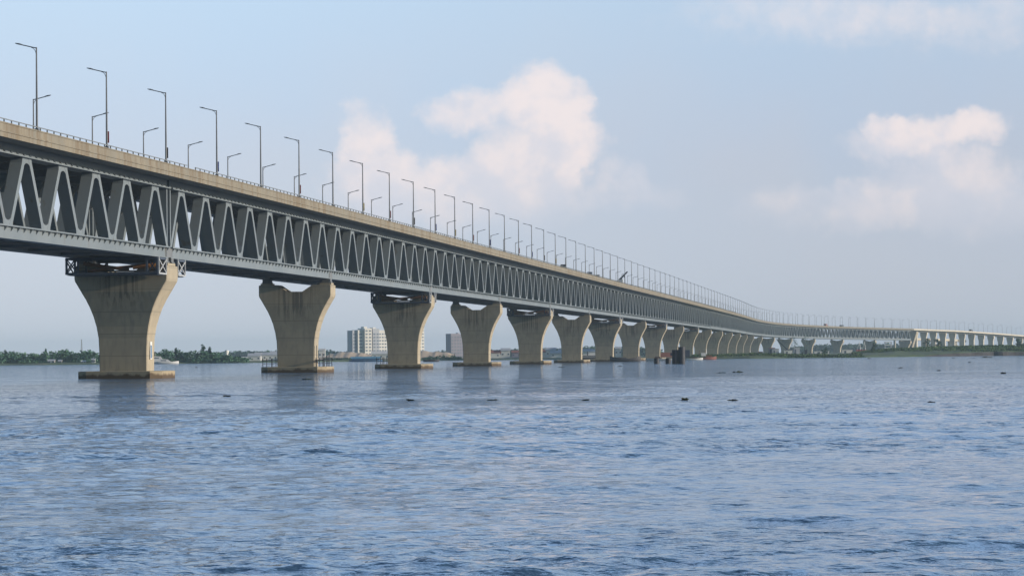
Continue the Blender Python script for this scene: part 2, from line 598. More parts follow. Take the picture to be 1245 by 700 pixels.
def truss_span(k):
    global WSH
    """span k runs from pier k to pier k+1"""
    a, b = S0 + (k - 1) * SPAN, S0 + k * SPAN
    org = P(a, 0, Z_LB)
    if k == 0:
        lab = 'nearest grey steel truss span, ending at the first big concrete pier'
    else:
        lab = 'grey steel truss span with road deck between the %s and %s big piers' % (ORD[k], ORD[k + 1])
    root = empty('truss_span', org, 0, lab, 'bridge span', 'truss spans of the long bridge')
    ga = .9 if k in EXPANSION else .012
    gb = .9 if (k + 1) in EXPANSION else .012
    a2, b2 = a + ga, b - gb
    near = k < 12
    nseg = 8
    # deck slab and asphalt
    d = MB()
    sweep(d, [(-W_DECK + .42, 31.30), (-W_DECK + .42, 30.62), (-W_OUT - .15, 30.80), (W_OUT + .15, 30.80), (W_DECK - .42, 30.62), (W_DECK - .42, 31.30)], a + .004, b - .004, nseg)
    d.build('deck_slab', slabm, root, org)
    d = MB()
    sweep(d, rect(-W_DECK + .62, W_DECK - .62, 31.304, 31.34), a + .004, b - .004, nseg)
    d.build('road_surface', asphalt, root, org)
    for sg in (1, -1):
        d = MB()
        prof = [(W_DECK - .42, Z_FB), (W_DECK, Z_FB), (W_DECK, 31.12), (W_DECK + .10, 31.16), (W_DECK + .10, 31.34), (W_DECK - .03, 31.38),
                (W_DECK - .03, Z_PT - .2), (W_DECK + .05, Z_PT - .16), (W_DECK + .05, Z_PT), (W_DECK - .30, Z_PT), (W_DECK - .42, 31.5)]
        sweep(d, [(sg * w, z) for w, z in prof], a + .03, b - .03, nseg)
        pr = d.build('parapet', fascia, root, org)
        r = MB()
        ra, rb = (a + 3.0 if k in EXPANSION else a), (b - 3.0 if (k + 1) in EXPANSION else b)
        sweep(r, rect(sg * (W_DECK - .2), sg * (W_DECK - .08), Z_PT + .36, Z_PT + .47), ra, rb, nseg)
        if k < 14:
            s = ra + .2
            while s < rb:
                p0, p1 = P(s, sg * (W_DECK - .14), Z_PT - .02), P(s, sg * (W_DECK - .14), Z_PT + .36)
                r.bar(p0, p1, .16)
                s += 3.45
        r.build('railing', railm, root, org)
    # chords with their flanges, brackets and gussets
    for sg in (1, -1):
        WSH = 0.0 if sg > 0 else 1.4
        wo, wi = sg * W_OUT, sg * W_IN
        lo, up = MB(), MB()
        sweep(lo, rect(wi, sg * (W_OUT - .06), Z_LB, Z_LT - .2), a2, b2, nseg)
        sweep(lo, rect(sg * (W_IN - .25), sg * (W_OUT + .42), Z_LT - .19, Z_LT), a2, b2, nseg)
        sweep(lo, rect(sg * (W_IN + .1), sg * (W_OUT + .10), Z_LB - .14, Z_LB - .01), a2, b2, nseg)
        sweep(up, rect(wi, sg * (W_OUT - .10), Z_UB + .17, Z_UT - .004), a2, b2, nseg)
        sweep(up, rect(sg * (W_IN - .2), sg * (W_OUT + .5), Z_UB, Z_UB + .16), a2, b2, nseg)
        if near:
            s = a2 + 1.5
            while s < b2 - .5:
                for (m_, zt, zb) in ((lo, Z_LT - .2, Z_LT - .78),):
                    plate2 = [(s - .06, 0), (s + .06, 0)]
                    vs = [P(s - .09, sg * (W_OUT - .05), zt), P(s - .09, sg * (W_OUT + .38), zt), P(s - .09, sg * (W_OUT - .05), zb),
                          P(s + .09, sg * (W_OUT - .05), zt), P(s + .09, sg * (W_OUT + .38), zt), P(s + .09, sg * (W_OUT - .05), zb)]
                    m_.add(vs, [(0, 1, 2), (5, 4, 3), (0, 3, 4, 1), (1, 4, 5, 2), (2, 5, 3, 0)])
                vs = [P(s - .09, sg * (W_OUT - .09), Z_UB + .17), P(s - .09, sg * (W_OUT + .3), Z_UB + .17), P(s - .09, sg * (W_OUT - .09), Z_UB + .6),
                      P(s + .09, sg * (W_OUT - .09), Z_UB + .17), P(s + .09, sg * (W_OUT + .3), Z_UB + .17), P(s + .09, sg * (W_OUT - .09), Z_UB + .6)]
                up.add(vs, [(0, 1, 2), (5, 4, 3), (0, 3, 4, 1), (1, 4, 5, 2), (2, 5, 3, 0)])
                s += 3.125
        zt, zb = Z_UB - .003, Z_LT + .003
        run = PANEL / 2 - 2 * NODE
        HH = zt - zb
        legs = []
        for i in range(8):
            n0 = a + i * PANEL
            m0 = n0 + PANEL / 2
            n1 = n0 + PANEL
            legs.append((n0 + NODE, m0 - NODE))
            legs.append((n1 - NODE, m0 + NODE))
            for top in (True, False):
                # gusset: web plate with a rounded throat between the two diagonals
                c = m0 if top else n0
                if not top and i == 0:
                    cs = []
                dirz = -1 if top else 1
                z0 = zt if top else zb
                def gus(cc, half=None):
                    e = NODE + LEG / 2
                    inner = lambda q: NODE - LEG / 2 + run * q / HH
                    depth = 2.0
                    pts = [(-e - .28, 0), (e + .28, 0), (inner(depth) + .02 + LEG * .5, depth), (inner(depth) + .02, depth)]
                    for q in range(7):
                        t = math.pi * q / 6
                        pts.append((math.cos(t) * inner(1.25) * .95, 1.25 - math.sin(t) * .62))
                    pts += [(-inner(depth) - .02, depth), (-inner(depth) - .02 - LEG * .5, depth)]
                    out = []
                    for (x, q) in pts:
                        if half == 'r':
                            x = max(x, 0.0)
                        if half == 'l':
                            x = min(x, 0.0)
                        out.append((cc + x, z0 + dirz * q))
                    return out
                m_ = up if top else lo
                plate(m_, gus(c), sg * (W_IN + .02), sg * (W_OUT - .02)) if (top or i > 0) else None
        lo.build('lower_chord', steel, root, org)
        up.build('upper_chord', steel, root, org)
        if near:
            for (q0, q1) in legs:
                d = MB()
                plate(d, [(q0 - LEG / 2, zb), (q0 + LEG / 2, zb), (q1 + LEG / 2, zt), (q1 - LEG / 2, zt)], wi, wo)
                d.build('diagonal_member', steel, root, org)
        else:
            d = MB()
            for (q0, q1) in legs:
                plate(d, [(q0 - LEG / 2, zb), (q0 + LEG / 2, zb), (q1 + LEG / 2, zt), (q1 - LEG / 2, zt)], wi, wo)
            d.build('truss_web', steel, root, org)
        for (flag, s, di) in ((k in EXPANSION, a2, 1), ((k + 1) in EXPANSION, b2, -1)):
            if flag:
                d = MB()
                plate(d, [(s, zb), (s + di * .55, zb), (s + di * .55, zt), (s, zt)], sg * (W_IN + .1), sg * (W_OUT - .04))
                d.build('end_post', steel, root, org)
    WSH = 0.7
    # railway floor between the trusses, lateral bracing beneath
    d = MB()
    sweep(d, [(-(W_IN - .7) + .27, 20.0), ((W_IN - .7) - .27, 20.0), ((W_IN - .7) - .27, 20.3), (2.2, 20.34), (2.2, 20.9), (1.9, 20.9), (1.9, 20.36), (-1.9, 20.36), (-1.9, 20.9), (-2.2, 20.9), (-2.2, 20.34), (-(W_IN - .7) + .27, 20.3)], a2, b2, nseg)
    d.build('railway_floor', slabm, root, org)
    d = MB()
    for i in range(17):
        s = min(max(a + i * PANEL / 2, a2 + .4), b2 - .4)
        plate(d, [(s - .3, 18.95), (s + .3, 18.95), (s + .3, 19.98), (s - .3, 19.98)], -(W_IN - .7) + .02, (W_IN - .7) - .02)
    for i in range(16):
        s = a + i * PANEL / 2
        w = 5.2 if i % 2 else -5.2
        d.bar(P(s + .5, w, 18.88), P(s + PANEL / 2 - .5, -w, 18.88), .34, .3)
    d.build('floor_bracing', darksteel, root, org)
    if near:
        for i in range(9):
            d = MB()
            s = min(max(a + i * PANEL, a2 + .5), b2 - .5)
            for w in (1, -1):
                d.bar(P(s, w * ((W_IN - .7) - .05), 26.4), P(s, w * 1.6, 29.9), .4, .4)
            d.bar(P(s, -(W_IN - .7) + .05, 29.95), P(s, (W_IN - .7) - .05, 29.95), .5, .9)
            d.build('sway_frame', darksteel, root, org)
    WSH = 0.0
    return root


for k in range(0, 24):
    truss_span(k)

# ------------------------------------------------------------------ piers
PROF = [(0.0, 3.75), (3.0, 3.78), (5.2, 3.88), (7.0, 4.15), (8.6, 4.55), (10.0, 5.05), (11.2, 5.60), (12.4, 6.27), (13.4, 6.85), (14.0, 7.22), (14.4, 7.32)]


def pier(k):
    s = S0 + (k - 1) * SPAN
    base = P(s, .8, 0, False)
    base.z = 0.0
    hgt = 17.5 + dz(s) - 1.05
    exp_ = k in EXPANSION
    T1, T0 = (7.6, 5.0) if exp_ else (5.5, 4.5)
    plat = k % 2 == 1 and k < 12
    lab = 'flared concrete pier, %s along the bridge counting away from the camera' % ORD[k]
    if k == 1:
        lab = 'nearest and largest flared concrete pier, small blue board near its foot'
    root = empty('bridge_pier', base, -heading(s), lab, 'bridge pier', 'flared concrete piers of the bridge')
    ND = 1.35 if k < 19 else .55
    d = MB()
    sc_ = hgt / 16.45
    pr = [(z * sc_, w) for z, w in PROF]
    left = [(-w, z) for z, w in pr]
    right = [(w, z) for z, w in pr]
    top = [(7.32, hgt - .12), (7.05, hgt), (3.55, hgt), (1.5, hgt - ND), (-1.5, hgt - ND), (-3.55, hgt), (-7.05, hgt), (-7.32, hgt - .12)]
    rings = []
    # the two faces as rings of matching points, thickness widens towards the top
    outline = right + top + left[::-1]
    def thick(z):
        q = min(max((z - 6.0) / 6.5, 0), 1)
        return T0 + (T1 - T0) * q
    n = len(outline)
    bev = .14
    R = [[], [], [], []]
    cx, cz = 0, hgt * .5
    for (x, z) in outline:
        t = thick(z) / 2
        xi = x - math.copysign(bev, x) if abs(x) > 3.6 else x
        R[0].append((xi, -t, z + 1.05))
        R[1].append((x, -t + bev, z + 1.05))
        R[2].append((x, t - bev, z + 1.05))
        R[3].append((xi, t, z + 1.05))
    # faces: build as quad strips across the width so that nothing is concave
    vs, fs = [], []
    m = len(pr)
    d.loft(R, cap=False)
    for face, flip in ((R[0], False), (R[3], True)):
        f2 = []
        lpts = [face[n - 1 - i] for i in range(m)]
        rpts = [face[i] for i in range(m)]
        vs = lpts + rpts
        fs = [(i, i + 1, m + i + 1, m + i) for i in range(m - 1)]
        tp = [face[m + i] for i in range(8)]
        b0 = len(vs)
        vs += tp
        L, Rr = m - 1, 2 * m - 1
        # top strip
        fs += [(Rr, b0, b0 + 1, b0 + 2, b0 + 3), (L, Rr, b0 + 3, b0 + 4), (L, b0 + 4, b0 + 5, b0 + 6, b0 + 7)]
        d.add(vs, fs)
    d.build('pier_shaft', pierm, root)
    # pile cap with clipped corners, its foot under water
    d = MB()
    W, D, c = 6.6, 6.1, 1.6
    oc = [(-W + c, -D), (W - c, -D), (W, -D + c), (W, D - c), (W - c, D), (-W + c, D), (-W, D - c), (-W, -D + c)]
    d.loft([[(x, y, -1.5) for x, y in oc], [(x, y, 1.08) for x, y in oc], [(x * .988, y * .988, 1.15) for x, y in oc]])
    d.build('pile_cap', capm, root)
    for sg in (1, -1):
        d = MB()
        zb = hgt + 1.05
        d.box((sg * 6.0, 0, zb + .17), (2.3, 3.0 if not exp_ else 5.4, .34))
        d.build('bearing_plinth', pierm, root)
        d = MB()
        top_z = Z_LB - .14 + dz(s)
        offs = (-1.9, 1.9) if exp_ else (0,)
        for q in offs:
            d = MB()
            d.box((sg * 6.05, q, zb + .34 + (top_z - zb - .34) / 2), (1.7, 1.7, top_z - zb - .36))
            d.box((sg * 6.05, q, zb + .34 + .15), (2.0, 2.0, .16))
            d.build('bearing', darksteel, root)
        d = MB()
        L = 4.4 if exp_ else 3.4
        d.box((sg * (W_OUT - .70) + (-.14 if sg > 0 else .0), 0, Z_LB + .68 + dz(s)), (.16, L, 1.46))
        d.build('bearing_stiffener', darksteel, root)
    if k == 1:
        d = MB()
        d.box((3.90, -.4, 4.3), (.10, 1.3, 2.7))
        b_ = d.build('depth_board', white, root)
        d = MB()
        d.box((3.96, -.5, 4.1), (.05, .7, 2.0))
        d.build('board_stripe', blueh, b_)
    return root


PIERS = [pier(k) for k in range(1, 25)]


def platform(k):
    s = S0 + (k - 1) * SPAN
    base = P(s, .8, 15.9)
    exp_ = k in EXPANSION
    T = 7.6 if exp_ else 5.5
    root = empty('maintenance_platform', base, -heading(s), 'blue-grey steel maintenance cage hung under the truss around the top of the %s pier' % ORD[k], 'maintenance platform', 'maintenance cages at the pier tops')
    top = Z_LB - 15.9 - .2
    for sg in (-1, 1):
        y0, y1 = sg * (T / 2 + .35), sg * (T / 2 + (5.6 if exp_ else 3.2))
        d = MB()
        for y in (y0, y1):
            for z in (.25, top - .2):
                d.bar((-7.1, y, z), (7.1, y, z), .34)
        d.bar((-7.1, y0, .75), (7.1, y0, .75), .2)
        for x in (-7.1, 7.1):
            for z in (.25, top - .2):
                d.bar((x, y0, z), (x, y1, z), .26)
        for x in (-7.1, -5.3, 5.4, 7.0):
            for y in (y0, y1):
                d.bar((x, y, 0.1), (x, y, top), .3)
        d.build('cage_frame', gantry, root)
        d = MB()
        for x in (7.24,):
            d.bar((x, y0, .3), (x, y1, top - .3), .16)
            d.bar((x, y1, .3), (x, y0, top - .3), .16)
            for y in (y0 + .05 * sg, y1):
                d.bar((x, y, .1), (x, y, top), .2)
            d.bar((x, y0, .2), (x, y1, .2), .2)
        d.build('side_lattice', gantryl, root)
        d = MB()
        d.bar((-7.24, y0, .3), (-7.24, y1, top - .3), .16)
        d.bar((-7.24, y1, .3), (-7.24, y0, top - .3), .16)
        d.build('end_bracing', gantry, root)
        for x0, x1 in ((-7.0, -5.4), (5.5, 7.0)):
            d = MB()
            d.bar((x0, y1, .3), (x1, y1, top - .3), .16)
            d.bar((x1, y1, .3), (x0, y1, top - .3), .16)
            d.build('end_bracing', gantry, root)
        d = MB()
        d.box((0, (y0 + y1) / 2, .02), (14.0, abs(y1 - y0) - .1, .08))
        d.build('walkway_floor', gantry, root)
    d = MB()
    y = -(T / 2 + .9)
    d.tube((-5.6, y, 1.9), (1.5, y, .9), .28)
    d.tube((-5.0, y + .2, .8), (5.6, y + .2, 1.75), .24)
    d.build('brace_pipe', rust, root)
    d = MB()
    d.tube((2.2, y - .1, 1.2), (5.6, y - .1, 1.65), .30)
    d.tube((5.0, y - 1.2, 1.25), (6.4, y - 1.2, 1.25), .55)
    d.build('tank', orange if k == 1 else rust, root)
    return root


for k in (1, 3, 5, 7, 9, 11):
    platform(k)

# scaffolding left on the cap of the second and third piers
def cap_scaffold(k, xs, label):
    s = S0 + (k - 1) * SPAN
    base = P(s, .8, 1.15, False)
    root = empty('cap_scaffold', base, -heading(s), label, 'scaffold')
    x0, x1 = min(xs), max(xs)
    for x in xs:
        for y in (-5.4, 4.8):
            d = MB()
            d.tube((x, y, 0), (x, y, 1.75), .07, n=6)
            d.build('scaffold_post', pilem, root)
    d = MB()
    for y in (-5.4, 4.8):
        d.bar((x0 - .2, y, 1.3), (x1 + .2, y, 1.3), .22, .16)
        d.bar((x0, y, .65), (x1, y, .65), .08)
    for x in xs:
        d.bar((x, -5.4, 1.3), (x, 4.8, 1.3), .12)
    d.build('scaffold_rail', pilem, root)
    return root


cap_scaffold(2, (-6.1, -5.3, -4.3), 'dark pipe scaffold on the outer end of the second pier cap')
cap_scaffold(2, (4.6, 5.3, 6.1), 'dark pipe scaffold with taller poles on the near-side end of the second pier cap')
_r0 = cap_scaffold(3, (-6.0, -5.0, -4.2), 'dark pipe scaffold on the outer end of the third pier cap')
base = P(S0 + 150, 6.4, 1.15, False)
d = MB()
for q, hh in ((-.5, 2.6), (.25, 2.1), (.75, 2.9)):
    d.tube((q, 0, 0), (q, .3, hh), .07, n=6)
d.tube((-1.6, -2, 0), (-1.6, -2, 4.2), .06, n=6)
o = d.build('mooring_poles', pilem)
o.location = base
tag(o, 'thin dark upright poles standing on the second pier cap beside the scaffold', 'poles')

# ------------------------------------------------------------------ street lamps
lamp0 = empty('street_lamp', (0, 0, 0))
d = MB()
d.box((0, 0, .12), (.5, .5, .24))
d.tube((0, 0, .2), (0, 0, 10.55), .155, .09, 10)
d.build('pole', lampm, lamp0, smooth=False)
d = MB()
d.bar((.06, 0, 10.42), (-2.05, 0, 10.93), .13, .13)
pv = None
for i in range(6):
    t = i / 5
    q = (-.06 - .62 * t ** 1.6, 0, 9.75 + .78 * (1 - (1 - t) ** 1.5))
    if pv:
        d.bar(pv, q, .06)
    pv = q
d.build('bracket_arm', lampm, lamp0)
d = MB()
d.loft([[(-1.85, -.1, 10.86), (-1.85, .1, 10.86), (-1.85, .1, 10.98), (-1.85, -.1, 10.98)],
        [(-2.2, -.17, 10.92), (-2.2, .17, 10.92), (-2.2, .14, 11.10), (-2.2, -.14, 11.10)],
        [(-2.75, -.12, 11.06), (-2.75, .12, 11.06), (-2.75, .1, 11.15), (-2.75, -.1, 11.15)]])
lu = d.build('luminaire', lampm, lamp0)
d = MB()
d.loft([[(-2.0, -.1, 10.85), (-2.0, .1, 10.85), (-2.0, .1, 10.88), (-2.0, -.1, 10.88)],
        [(-2.6, -.1, 10.985), (-2.6, .1, 10.985), (-2.6, .1, 11.0), (-2.6, -.1, 11.0)]])
d.build('lamp_lens', lampw, lu)

BANNER = {1: ('red', redm), 2: ('black', bannerd), 3: ('blue', bannerb), 5: ('red', redm), 7: ('yellow', yellow), 8: ('red', redm), 9: ('black', bannerd), 10: ('blue', bannerb),
          11: ('yellow', yellow), 12: ('red', redm), 13: ('blue', bannerb), 15: ('red', redm), 16: ('blue', bannerb), 17: ('black', bannerd), 18: ('yellow', yellow)}
first = True
LS = []
for n_ in range(-1, 111):
    LS.append((407.2 + 37.5 * n_, 1, n_))
for n_ in range(0, 109):
    LS.append((490.2 + 37.5 * n_, -1, n_))
cnt = {}
for (s, sg, n_) in LS:
    if first:
        o, first = lamp0, False
    else:
        o = copy_tree(lamp0)
        for ch in list(o.children):
            if ch.name.startswith('banner'):
                bpy.data.objects.remove(ch)
    o.location = P(s, sg * (W_DECK - .12), Z_PT - .02)
    o.rotation_euler = (0, 0, -heading(s) + (0 if sg > 0 else math.pi))
    sp = int(math.floor((s - S0) / SPAN)) + 1
    cnt[(sp, sg)] = cnt.get((sp, sg), 0) + 1
    side = 'near' if sg > 0 else 'far'
    i = cnt[(sp, sg)]
    if n_ == -1:
        lab = 'grey street lamp on the near parapet just before the nearest visible lamp'
    elif sp <= 0:
        lab = '%s street lamp on the near parapet before the first big pier' % ['tallest', 'second tallest', 'third'][min(i - 2, 2)]
    elif sp >= 24:
        j = cnt[(sp if sp < 24 else 24, sg)] if sp == 24 else None
        k_ = sum(v for (q, g_), v in cnt.items() if g_ == sg and q >= 24)
        lab = '%s-parapet street lamp on the concrete viaduct, %s after the steel truss ends' % (side, ORD[k_])
    else:
        lab = '%s-parapet street lamp, %s of those between the %s and %s big piers' % (side, ORD[i], ORD[sp], ORD[sp + 1])
    if sg > 0 and n_ in BANNER:
        lab = lab.replace('street lamp', 'street lamp with %s banner' % BANNER[n_][0])
    tag(o, lab, 'street lamp', 'street lamps along the bridge deck')
for o in [q for q in list(col.objects) if q.name.startswith('street_lamp')]:
    lab = o['label']
    for nm, mt in (('red', redm), ('black', bannerd), ('blue', bannerb), ('yellow', yellow)):
        if 'with %s banner' % nm in lab:
            d = MB()
            d.box((.18, 0, 1.55), (.30, .05, 1.5))
            d.box((.22, 0, .95), (.22, .05, .5))
            d.build('banner', mt, o)

# ------------------------------------------------------------------ approach viaduct beyond the truss
SV = S0 + 23 * SPAN + 1.0
root = empty('transition_pier', P(SV + 14, 0, 0, False), -heading(SV + 14), 'broad slanting pier where steel truss meets the concrete viaduct', 'bridge pier')
d = MB()
ht = 29.0 + dz(SV)
d.prism([(-9, 0), (3.0, 0), (11.2, ht - 1.5), (11.2, ht), (-11.2, ht), (-11.2, ht - 4)], 'y', -3.4, 3.4)
d.build('pier_wall', pierm, root)
VP = [SV + 40 + 38 * i for i in range(15)]
vroot = empty('road_viaduct', P(SV, 0, 0), 0, 'pale concrete road viaduct running on from the end of the steel truss', 'viaduct')
vo = P(SV, 0, 0)
d = MB()
sweep(d, [(-W_DECK + .4, 31.3), (-W_DECK + .4, 30.7), (-6, 30.3), (-5, 28.9), (5, 28.9), (6, 30.3), (W_DECK - .4, 30.7), (W_DECK - .4, 31.3)], SV, SV + 600, 26)
d.build('box_girder', slabm, vroot, vo)
lightc = material('pale_concrete', varied((.55, .50, .42), (.48, .44, .37), .1, rough=.85))
for sg in (1, -1):
    d = MB()
    sweep(d, [(sg * w, z) for w, z in rect(W_DECK - .38, W_DECK + .02, 30.55, Z_PT)], SV + .1, SV + 600, 26)
    d.build('parapet', lightc, vroot, vo)
for i, s in enumerate(VP):
    b = P(s, 0, 0, False)
    b.z = 3.0
    r = empty('viaduct_pier', b, -heading(s), '%s white-edged concrete column under the viaduct after the slanting pier' % ORD[i + 1], 'viaduct pier', 'columns of the concrete viaduct')
    d = MB()
    hh = 28.85 + dz(s) - 3.0
    d.prism([(-3.1, 0), (3.1, 0), (3.2, hh - 7), (4.3, hh - 2.5), (4.5, hh), (-4.5, hh), (-4.3, hh - 2.5), (-3.2, hh - 7)], 'y', -1.7, 1.7)
    d.build('column', lightc, r)
rr = empty('rail_viaduct', P(SV, -14, 0), 0, 'low concrete railway viaduct curving away behind the road viaduct columns', 'viaduct')
ro = P(SV, -14, 0)
d = MB()
rings = []
for i in range(19):
    s = SV + 5 + i * 22
    w = -14 - max(0, (s - SV - 180)) ** 2 * .0009
    zz_ = 17.3 - i * .16
    rings.append([P(s, w + a_, zz_ + b_, False) for a_, b_ in ((-4, 0), (4, 0), (4.2, 1.2), (4.2, 2.6), (3.9, 2.6), (3.9, 1.3), (-4, 1.3))])
d.loft(rings)
d.build('rail_girder', lightc, rr, ro)
d = MB()
for i in range(0, 19, 2):
    s = SV + 5 + i * 22
    w = -14 - max(0, (s - SV - 180)) ** 2 * .0009
    q = P(s, w, 0, False)
    d.box((q.x, q.y, 3 + (14.2 - i * .16) / 2), (2.2, 2.2, 14.2 - i * .16), -heading(s))
d.build('rail_column', lightc, rr, ro)

# ------------------------------------------------------------------ water
def build_water():
    near_r = np.array([0.05, 6, 12, 18, 24])
    rs = [28.0]
    while rs[-1] < 760:
        rs.append(rs[-1] * 1.0024 if rs[-1] > 36 else rs[-1] * 1.02)
    r = np.concatenate([near_r, np.array(rs), 760 * np.power(11800 / 760, np.linspace(.01, 1, 60))])
    dense = np.linspace(-.235, .235, 600)
    side = np.concatenate([np.linspace(.245, .6, 16), np.linspace(.7, math.pi, 22)])
    th = np.concatenate([-side[::-1][1:] if False else -side[::-1], dense, side])[1:]
    nr, nt = len(r), len(th)
    RR, TT = np.meshgrid(r, th, indexing='ij')
    X = RR * np.sin(TT)
    Y = RR * np.cos(TT)
    rg = np.random.default_rng(5)
    Z = np.zeros_like(X)
    fade_t = np.clip((.30 - np.abs(TT)) / .05, 0, 1)
    # slow patches of stronger and weaker chop
    gust = np.ones_like(X)
    for _ in range(10):
        a = rg.uniform(0, math.pi * 2)
        k = 2 * math.pi / rg.uniform(25, 160)
        gust += .17 * np.sin(k * (X * math.cos(a) * .5 + Y * math.sin(a) * 1.2) + rg.uniform(0, 6.28))
    gust = np.clip(gust, .25, 1.9)
    spacing = np.gradient(r)[:, None] * np.ones_like(X)
    N = 165
    lam = np.exp(np.concatenate([rg.uniform(math.log(.30), math.log(4.2), 105), rg.uniform(math.log(.26), math.log(.75), 60)]))
    for L in lam:
        k = 2 * math.pi / L
        a = math.pi / 2 + R_(10) + rg.normal(0, .85)      # crests mostly lie across the view
        slope = .0118 * (L / 2.0) ** -.12
        if L > 4:
            slope *= .55
        amp = slope / k
        f = np.clip((L / 3.0 - spacing) / (L / 6.0), 0, 1)
        ph = k * (X * math.cos(a) + Y * math.sin(a)) + rg.uniform(0, 6.28)
        w = np.sin(ph)
        Z += amp * f * (w + .22 * np.cos(2 * ph)) * (gust if L < 4.5 else 1.0)
    # a few single swells running in towards the camera: (x, y, half length, half width, height)
    for (cx_, cy_, hl, hw, hh) in ((-2.9, 47.5, 2.6, .55, .13), (-.9, 48.3, 1.6, .5, .08), (2.4, 49.0, 1.8, .5, .07), (-6.3, 52.5, 1.3, .5, .08), (4.6, 60, 2.4, .6, .09), (-4.5, 66, 2.2, .6, .08), (6.6, 52, 1.5, .5, .08), (1.0, 75, 2.4, .7, .09), (8.4, 82, 2.6, .7, .09)):
        u = (X - cx_) / hl
        yy = Y - cy_ - .35 * np.sin(X * .9 + cx_) - .12 * np.sin(X * 2.3)
        v = yy / np.where(yy < 0, hw * .55, hw * 1.2)
        Z += .55 * hh * np.exp(-u * u - v * v) * (1 + .35 * np.sin(X * 2.1 + cy_))
    Z *= fade_t
    Z[RR > 900] = 0
    verts = np.stack([X, Y, Z], -1).reshape(-1, 3)
    i, j = np.meshgrid(np.arange(nr - 1), np.arange(nt), indexing='ij')
    j2 = (j + 1) % nt
    a_ = i * nt + j
    b_ = i * nt + j2
    c_ = (i + 1) * nt + j2
    d_ = (i + 1) * nt + j
    faces = np.stack([a_, d_, c_, b_], -1).reshape(-1, 4)
    me = bpy.data.meshes.new('river_water')
    me.vertices.add(len(verts))
    me.vertices.foreach_set('co', verts.ravel().astype(np.float32))
    me.loops.add(faces.size)
    me.loops.foreach_set('vertex_index', faces.ravel().astype(np.int32))
    me.polygons.add(len(faces))
    me.polygons.foreach_set('loop_start', np.arange(0, faces.size, 4).astype(np.int32))
    me.polygons.foreach_set('use_smooth', np.ones(len(faces), bool))
    me.update(calc_edges=True)
    me.validate()
    me.materials.append(waterm)
    o = bpy.data.objects.new('river_water', me)
    col.objects.link(o)
    tag(o, kind='structure')


build_water()

# ------------------------------------------------------------------ land
def hills(x, seed, amps):
    v = 0.0
    for i, (L, a) in enumerate(amps):
        v += a * math.sin(x / L * 6.283 + seed * (i + 1.7)) + a * .5 * math.sin(x / L * 15.1 + seed * 2.3 * (i + 1))
    return v


def shore_y(X):
    """distance of the waterline from the camera as a function of X"""
    px = 622.5 + 4000 * X / 1900.0
    y = np.interp(px, [-900, 0, 130, 330, 400, 660, 760, 840, 900, 1040, 1245, 2200], [1850, 1860, 1880, 1960, 2080, 2120, 2110, 1860, 1840, 1890, 2020, 2100])
    return float(y) + hills(X, 1.3, [(330, 9), (90, 4), (34, 2)])


def bank_h(X, of=0.0):
    px = 622.5 + 4000 * X / (1900.0 + of)
    return float(np.interp(px, [-900, 0, 330, 800, 845, 900, 1030, 1080, 1130, 1180, 1245, 2200], [1.2, 1.3, .8, .8, 1.3, 1.3, 1.1, 1.0, 1.2, 2.0, 2.9, 3.2])) + hills(X, 4.1, [(120, .15), (40, .08)])


def rise(X, of):
    px = 622.5 + 4000 * X / (1900.0 + of)
    e = float(np.interp(px, [840, 1030, 1090, 1150, 1245, 2200], [0, .3, 2.6, 2.9, 2.6, 2.6]))
    t = min(max((of - 6) / 90.0, 0), 1)
    return e * t * t * (3 - 2 * t)


def ground_z(p):
    of = p[1] - shore_y(p[0])
    return bank_h(p[0], max(of, 0)) * min(max(of / 20.0, .1), 1) + rise(p[0], of)


mb = MB()
rows = []
xs = np.concatenate([np.linspace(-6500, -700, 50), np.linspace(-680, 680, 500), np.linspace(700, 6500, 50)])
offs = [-6, 0, .8, 2.5, 6, 14, 40, 70, 120, 300, 700, 1500, 3000, 6500]
for X in xs:
    y0 = shore_y(X) if abs(X) < 1200 else shore_y(math.copysign(1200, X))
    h = bank_h(X)
    px = 622.5 + 4000 * X / 1900.0
    cut = min(max((px - 1130) / 50, 0), 1)      # eroded steep face on the right
    rw = []
    for k_, of in enumerate(offs):
        h = bank_h(X, max(of, 0))
        t = [-.6, -.05, .15 + .70 * cut, .3 + .62 * cut, .55 + .4 * cut, .85 + .12 * cut, 1, 1.0, 1.02, 1.05, 1.05, 1.05, 1.05, 1.05][k_]
        z = -1.0 if k_ == 0 else max(t * h, -.2 if k_ == 1 else 0.05) + rise(X, of)
        if k_ >= 3 and px > 1050:
            z += hills(X + of * 3, 2.2 + of * .1, [(60, .25), (17, .15)])
        X2 = X + 0
        rw.append((X2, y0 + of, z))
    rows.append(rw)
nx, ny = len(rows), len(offs)
vs = [q for r_ in rows for q in r_]
fs = [(i * ny + j, (i + 1) * ny + j, (i + 1) * ny + j + 1, i * ny + j + 1) for i in range(nx - 1) for j in range(ny - 1)]
mb.add(vs, fs)
o = mb.build('riverbank_ground', landm, smooth=False)
tag(o, kind='structure')


